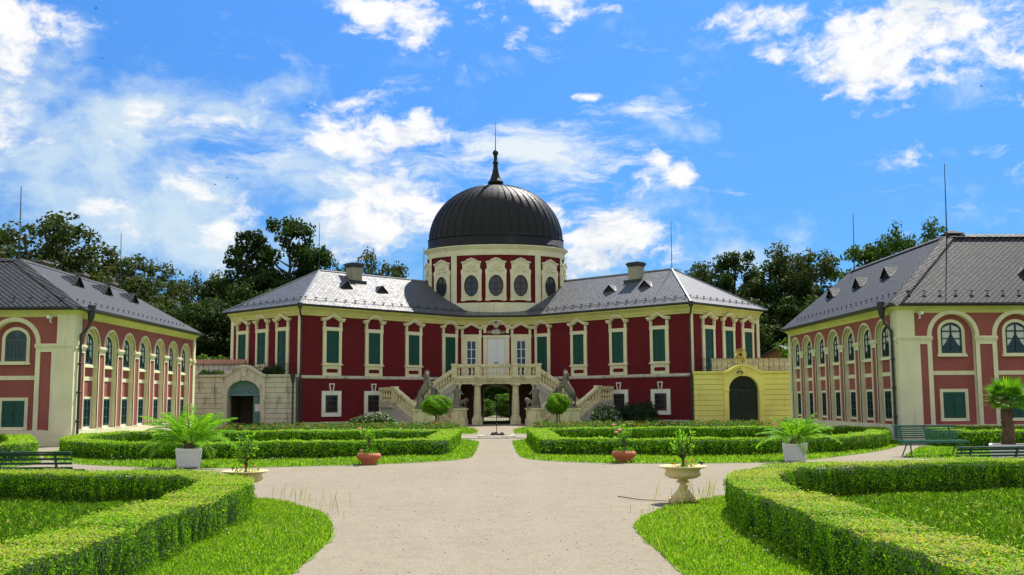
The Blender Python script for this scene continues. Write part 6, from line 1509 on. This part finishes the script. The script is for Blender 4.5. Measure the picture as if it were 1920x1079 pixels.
def fan_palm(label, c, seed):
    rng = np.random.default_rng(seed); t = thing('potted_palm', label, 'potted palm', (*c, 0), math.atan2(-c[0], c[1]), 'palms in white tubs'); tub(t, .85, .46)
    zt = 1.58; mb = MB(); pts = [(0, 0, .38), (.02, 0, .8), (-.01, 0, 1.2), (.02, 0, zt)]; mb.tube(pts, [.17, .145, .12, .11], 12)
    for i in range(130): a = rng.random()*6.28; z = .45+rng.random()*1.1; r = .15-.035*(z-.4); mb.tube([(r*math.cos(a), r*math.sin(a), z), ((r+.035)*math.cos(a+.2), (r+.035)*math.sin(a+.2), z+.06)], [.016, .004], 4)
    mb.build('trunk', PBARK, t, smooth=False)
    C, NV, TG, LL, rn = [], [], [], [], []; rb = MB()
    for i in range(30):
        az = i*2.39996; u = (i+.5)/30; el = 1.35-1.75*u; d = np.array([math.cos(az)*math.cos(el), math.sin(az)*math.cos(el), math.sin(el)]); st_ = .26+.10*rng.random(); hub = np.array([.02, 0, zt])+d*st_
        rb.tube([(.02, 0, zt-.03), tuple(hub)], [.014, .009], 4, 0, False); side = np.array([-math.sin(az), math.cos(az), 0]); up = np.cross(d, side)
        for k in range(21):
            a = -1.75+3.5*k/20; tg = d*math.cos(a)+side*math.sin(a)+up*(-.0)+np.array([0, 0, -.12-.10*abs(a)]); tg /= np.linalg.norm(tg); ln = (.40-.05*abs(a))*(.9+.2*rng.random())
            C.append(hub+tg*ln/2); NV.append(up+rng.normal(0, .12, 3)); TG.append(tg); LL.append(ln); rn.append(np.clip(rng.beta(2, 2), 0, 1))
    C, NV, TG, LL = map(np.array, (C, NV, TG, LL)); obj('fronds', leafmesh('fronds', C, NV, LL, np.full(len(LL), .042), rn, [FANL, FANL], rng, rb, TG), t)
fan_palm('tall fan palm with a fibrous trunk in a white tub by the right benches', (13.05, 26.2), 43)
def twiggy(par, z0, h, spread, n, ls, seed, m=None, flowers=(), lower=True):
    """open shrub: stem, twigs, big leaves; flowers = (material, [(x, y, z, r)])"""
    rng = np.random.default_rng(seed); mb = MB(); C, NV, TG, rn, LL = [], [], [], [], []
    mb.tube([(0, 0, z0), (.02, 0, z0+h*.25), (-.01, .01, z0+h*.45)], [.022, .018, .014], 6)
    for i in range(n):
        a = i*2.39996+rng.normal(0, .3); zb = z0+h*(.18+.30*rng.random()); L = h*(.35+.4*rng.random()); e = .5+.75*rng.random()
        p = np.array([0, 0, zb]); q = p+np.array([math.cos(a)*math.cos(e)*spread*L/h*1.6, math.sin(a)*math.cos(e)*spread*L/h*1.6, math.sin(e)*L]); mid = (p+q)/2+np.array([math.cos(a), math.sin(a), -.2])*.05*h
        q[2] = min(q[2], z0+h)
        mb.tube([tuple(p), tuple(mid), tuple(q)], [.010, .007, .004], 4, 0, False)
        for k in range(13):
            t = .22+.78*rng.random()**.8; c = (1-t)**2*p+2*t*(1-t)*mid+t*t*q; d = rng.normal(size=3)+np.array([math.cos(a), math.sin(a), .7])*.6; d /= np.linalg.norm(d); ln = ls*(.6+.7*rng.random())
            C.append(c+d*ln*.6); NV.append(np.array([0, 0, 1])+rng.normal(0, .5, 3)); TG.append(d); LL.append(ln); rn.append(rng.beta(2, 2))
    if lower:
        for i in range(150):
            a = rng.random()*6.28; r = spread*1.0*rng.random()**.5; c = np.array([r*math.cos(a), r*math.sin(a), z0+.01+.13*rng.random()*h/.8]); d = rng.normal(size=3)+[0, 0, .6]; d /= np.linalg.norm(d)
            C.append(c); NV.append(rng.normal(size=3)); TG.append(d); LL.append(ls*.6*(.6+.6*rng.random())); rn.append(rng.random()*.7)
    mb.build('stem', BARK, par)
    C, NV, TG, LL = map(np.array, (C, NV, TG, LL)); NV = NV-TG*np.sum(NV*TG, 1, keepdims=True); obj('foliage', leafmesh('foliage', C, NV, LL, LL*.36, rn, [m or SHRUBL], rng, None, TG), par)
    for pm, pl in flowers:
        for (x, y, z, r) in pl:
            fb = MB()
            for k in range(7): a = k*.9; fb.tube([(0, 0, 0), (r*.6*math.cos(a), r*.6*math.sin(a), r*.35), (r*math.cos(a), r*math.sin(a), r*.2)], [r*.2, r*.42, r*.12], 5)
            fb.lathe([(0, r*.15), (r*.3, r*.3), (0, r*.5)], 6); fb.build('flower', pm, par, (x, y, z))
def urn(label, c, seed, sink=0.0):
    t = thing('stone_urn', label, 'planter', (*c, -sink), 0, 'stone urns beside the gravel'); mb = MB()
    mb.box(-.20, .20, -.20, .20, 0, .07)
    mb.lathe([(.19, .07), (.195, .10), (.175, .115), (.13, .16), (.08, .22), (.055, .28), (.052, .31), (.105, .325), (.11, .345), (.07, .355), (.085, .38)], 28, wob=lambda a, z: 1+.03*math.sin(12*a)*(z > .11 and z < .3))
    mb.build('pedestal', URN, t, smooth=False)
    mb = MB(); mb.lathe([(.0, .375), (.12, .378), (.215, .395), (.275, .43), (.285, .46), (.268, .485), (.272, .52), (.30, .545), (.372, .562), (.385, .575), (.372, .588), (.33, .582), (.28, .54), (.1, .52), (0, .52)], 64, wob=lambda a, z: 1+(.022*math.sin(26*a) if .37 < z < .47 else (.012*math.sin(44*a) if z > .555 else 0)))
    mb.build('bowl', URN, t, smooth=True)
    mb = MB(); mb.lathe([(.29, .55), (.1, .562), (0, .565)], 20); mb.build('soil', SOIL, t)
    twiggy(t, .54, .66, .24, 22, .082, seed, flowers=((PETO, [(-.18, -.12, .62, .028), (.02, -.2, .66, .026), (.16, -.08, .66, .028), (.2, .05, .60, .025)]), (PETY, [(.10, -.15, .61, .025), (-.05, -.17, .60, .022)])))
urn('fluted stone urn with a leafy shrub beside the right near hedge', (2.98, 16.6), 51)
urn('fluted stone urn with a leafy shrub half hidden behind the left near hedge', (-4.22, 17.5), 52, .09)
def bowl(label, c, seed, fl):
    t = thing('terracotta_bowl', label, 'planter', (*c, 0), 0, 'terracotta bowls on the gravel'); mb = MB()
    mb.lathe([(0, 0), (.19, 0), (.20, .03), (.17, .05), (.30, .17), (.325, .215), (.31, .25), (.285, .30), (.27, .295), (.28, .25), (.2, .22), (0, .22)], 36); mb.build('bowl', TERRA, t, smooth=True)
    mb = MB(); mb.lathe([(.275, .255), (0, .27)], 20); mb.build('soil', SOIL, t)
    twiggy(t, .26, .80, .26, 15, .095, seed, flowers=((PETP, fl),))
bowl('terracotta bowl with a pink rose bush left of the path', (-3.32, 26.95), 53, [(-.24, -.1, .92, .06), (-.16, -.15, .36, .06)])
bowl('terracotta bowl with a pink rose bush right of the path', (3.34, 27.15), 54, [(-.28, -.12, .98, .055), (-.12, -.16, .84, .07), (-.2, -.1, .78, .06)])

# ================================================================== BENCHES
def bench(label, c, rz, L, mat, seat_h=.44, back_h=.80, ground=0.0, nsl=4):
    t = thing('park_bench', label, 'bench', (*c, ground), rz, 'slatted park benches'); hl = L/2
    mb = MB()
    for i in range(5): y = -.24+i*.105; mb.box(-hl, hl, y, y+.075, seat_h-.02+.006*abs(i-2), seat_h+.012+.006*abs(i-2))
    mb.box(-hl, hl, -.285, -.25, seat_h-.05, seat_h+.012); mb.build('seat', mat, t)
    mb = MB(); n = nsl
    for i in range(n):
        z = seat_h+.06+i*(back_h-seat_h-.12)/(n-1); y = .29+(z-seat_h)*.28; mb.box(-hl, hl, y, y+.025, z, z+.038)
    mb.box(-hl, hl, .25+(back_h-seat_h)*.28, .36+(back_h-seat_h)*.28, back_h-.015, back_h+.015); mb.build('backrest', mat, t)
    for x in (-hl*.78, 0, hl*.78):
        mb = MB(); mb.tube([(x, .28, seat_h-.03), (x, .33, seat_h+.1), (x, .33+(back_h-seat_h)*.28, back_h-.01)], .022, 6); mb.box(x-.02, x+.02, -.27, .3, seat_h-.05, seat_h-.02); mb.build('back_support', mat, t)
        if x == 0: continue
        for pts in ([(x, -.22, seat_h-.04), (x, -.26, .0)], [(x, -.02, seat_h-.04), (x, .2, .15), (x, .34, 0)]):
            mb = MB(); mb.tube(pts, .020, 6); mb.build('leg', mat, t)
bench('dark green slatted bench behind the left near hedge, seen from the back', (-8.95, 19.15), R(180), 2.6, BDARK, .40, .76)
bench('pale weathered green bench facing the camera by the right hedge', (12.25, 28.95), R(3), 1.85, BGREEN, .44, .86, 0, 6)
bench('dark green bench behind the right near hedge, seen from the back', (10.25, 20.75), R(180+9), 2.6, BDARK, .36, .67)

# ================================================================== FOUNTAIN, BIRDS
ft = thing('fountain', 'small low fountain basin with dark rocks and a thin jet pipe on the path axis', 'fountain', (0.0, 45.6, 0))
mb = MB(); mb.lathe([(.82, 0), (.84, .09), (.80, .12), (.70, .12), (.68, .05), (.68, .02)], 36); mb.build('basin', STONED, ft)
mb = MB(); mb.lathe([(.70, .055), (0, .055)], 24); o = mb.build('water', plain('pool_water', (.03, .04, .045), .08, 0, .1, 3), ft)
mb = MB(); rr = random.Random(4)
for i in range(12): a = rr.random()*6.28; r = rr.random()*.32; h = .08+rr.random()*.12; mb.lathe([(.11, .04), (.10, .06+h*.5), (.05, .06+h), (0, .07+h)], 6, 0, (r*math.cos(a), r*math.sin(a), 0), 1, wob=lambda q, z: 1+.2*math.sin(3*q+i))
mb.build('rocks', plain('dark_rock', (.05, .045, .04), .9, 0, .4, 5), ft); mb = MB(); mb.tube([(0, 0, .1), (0, 0, .62)], .016, 6); mb.lathe([(.02, .6), (.03, .63), (0, .66)], 6); mb.build('jet_pipe', IRON, ft)
kb = MB(); kb.box(-1.5, 1.5, -.12, .12, 0, .05); kb.build('stone_kerb', STONED, ft, (0, -1.0, 0))
BIRDM = plain('bird_feathers', (.02, .02, .025), .7)
def bird(label, p, rz, flap, group=None):
    V, E = [], []; V.append((0, 0, 0, .055)); chain(V, E, [(.12, 0, .01, .04), (.17, 0, .02, .035), (.23, 0, .01, .01)], 0); chain(V, E, [(-.14, 0, .0, .03), (-.25, 0, .0, .035, .008)], 0)
    for s in (-1, 1): chain(V, E, [(.03, s*.14, .05*flap, .06, .012), (-.02, s*.34, .10*flap, .045, .008), (-.12, s*.52, .06*flap, .012, .006)], 0)
    o = skin('bird', V, E, BIRDM, None, p, rz, 1); o.scale = (.42, .42, .42); tag(o, label, 'bird', group)
bird('small dark bird high in the sky, highest of the two at upper left', BIRDS[0], .6, 1.2, 'birds in flight'); bird('small dark bird in the sky at upper left, lower of the two', BIRDS[1], 2.2, .4, 'birds in flight')
bird('lone dark bird in the blue sky left of the big white cloud', BIRDS[2], 3.0, 1.0, 'birds in flight'); bird('lowest bird of the trio flying above the left wood', BIRDS[3], .3, .8, 'birds in flight')
bird('top bird of the trio flying above the left wood', BIRDS[4], 1.0, -.3, 'birds in flight'); bird('rightmost bird of the trio flying above the left wood', BIRDS[5], .1, .9, 'birds in flight')
bird('small black bird perched on the rim of the right stone urn', (3.27, 16.52, .635), 2.9, -.9)
PERCH = [o for o in COL.objects if o.get('label', '').startswith('small black bird perched')][0]; PERCH.scale = (.24, .13, .34)
tw_ = MB(); tw_.tube([(2.05, 17.6, .02), (2.35, 16.85, .03), (2.78, 16.72, .02)], [.008, .007, .004], 5); tag(tw_.build('twig', BARK), 'thin fallen twig on the gravel left of the right urn', 'twig')
bird('lone dark bird in clear blue sky above the right pavilion', BIRDS[6], 2.6, .7, 'birds in flight')

# ================================================================== TREES
def tree_mesh(seed, H, Wc, base, nclump, per, ls, shape='round', gap=0.0, trunk_r=.28):
    """returns (trunk mesh, crown mesh) for a broadleaf tree: tapered trunk, limbs to each leaf clump, leaf faces"""
    rng = np.random.default_rng(seed); mb = MB(); zc0 = H*base
    lean = rng.normal(0, .03, 2); tp = [(0, 0, 0)]+[(lean[0]*z+rng.normal(0, .12), lean[1]*z+rng.normal(0, .12), z) for z in np.linspace(H*.2, H*.88, 6)]
    mb.tube(tp, [trunk_r*1.35]+[trunk_r*(1-.13*i) for i in range(6)], 8); TP = np.array(tp)
    cl = []
    def rad(t):
        if shape == 'round': return math.sqrt(max(0, 1-(2*t-1)**2*.92))*(.92+.08*t)
        if shape == 'tall': return (.55+.45*math.sin(PI*t**.8))*(1 if t < .85 else .75)
        if shape == 'top': return .25+.75*t**1.3 if t < .75 else 1-.9*(t-.75)
        return 1-.75*t
    for i in range(nclump):
        t = (i+.5)/nclump; t = min(1, max(0, t+rng.normal(0, .03))); a = i*2.39996+rng.normal(0, .35); r = Wc/2*rad(t)*(.35+.65*rng.random()**.5)
        z = zc0+(H-zc0)*t*.95; cx, cy = lean[0]*z, lean[1]*z; c = np.array([cx+r*math.cos(a), cy+r*math.sin(a), z]); R_ = (.085+.055*rng.random())*Wc*(1.15 if t < .8 else .85)+.25
        cl.append((c, R_))
        zb = max(zc0*.7, z-.45*r-.8); b = np.array([np.interp(zb, TP[:, 2], TP[:, 0]), np.interp(zb, TP[:, 2], TP[:, 1]), zb]); mid = (b+c)/2+np.array([0, 0, -.12*r])
        mb.tube([tuple(b), tuple(mid), tuple(c)], [trunk_r*.34, trunk_r*.2, .03], 5, 0, False)
    C, NV, rn = [], [], []
    for c, R_ in cl:
        tone = rng.normal(0, .13); sub = rng.integers(5, 9); so = rng.normal(0, .50, (sub, 3))*R_*[1, 1, .6]
        k = int(1.35*per*(R_/(.11*Wc+.25))**2); which = rng.integers(0, sub, k); d = rng.normal(size=(k, 3)); d /= np.linalg.norm(d, axis=1, keepdims=True)
        p = c+so[which]+d*(R_*.62*(.55+.5*rng.random(k)))[:, None]*[1, 1, .72]
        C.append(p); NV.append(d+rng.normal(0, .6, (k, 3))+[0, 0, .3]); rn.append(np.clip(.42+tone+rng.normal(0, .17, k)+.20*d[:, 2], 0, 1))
    C = np.vstack(C); NV = np.vstack(NV); rn = np.concatenate(rn); N = len(C); l = ls*(.6+.8*rng.random(N))
    return mb.mesh('trunk', BARK, uv=False), (C, NV, l, l*.66, rn, rng)
VAR = {}
def variant(key, mats, **kw):
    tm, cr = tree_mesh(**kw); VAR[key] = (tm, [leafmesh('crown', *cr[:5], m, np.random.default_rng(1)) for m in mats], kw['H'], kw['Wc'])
variant('oak', TREEM, seed=101, H=17, Wc=10, base=.22, nclump=64, per=210, ls=.34)
variant('lime', TREEM, seed=102, H=17, Wc=8, base=.12, nclump=66, per=200, ls=.34, shape='tall')
variant('acacia', TREEM, seed=103, H=16, Wc=8, base=.42, nclump=40, per=150, ls=.30, shape='top', trunk_r=.22)
variant('poplar', TREEM, seed=104, H=18, Wc=6, base=.10, nclump=58, per=170, ls=.32, shape='tall', trunk_r=.24)
variant('maple', TREEM, seed=105, H=14, Wc=11, base=.08, nclump=64, per=210, ls=.36)
variant('sapling', TREEM, seed=106, H=8, Wc=7, base=.04, nclump=40, per=190, ls=.30)
def tree(kind, label, x, y, h, w, mi, rz, group):
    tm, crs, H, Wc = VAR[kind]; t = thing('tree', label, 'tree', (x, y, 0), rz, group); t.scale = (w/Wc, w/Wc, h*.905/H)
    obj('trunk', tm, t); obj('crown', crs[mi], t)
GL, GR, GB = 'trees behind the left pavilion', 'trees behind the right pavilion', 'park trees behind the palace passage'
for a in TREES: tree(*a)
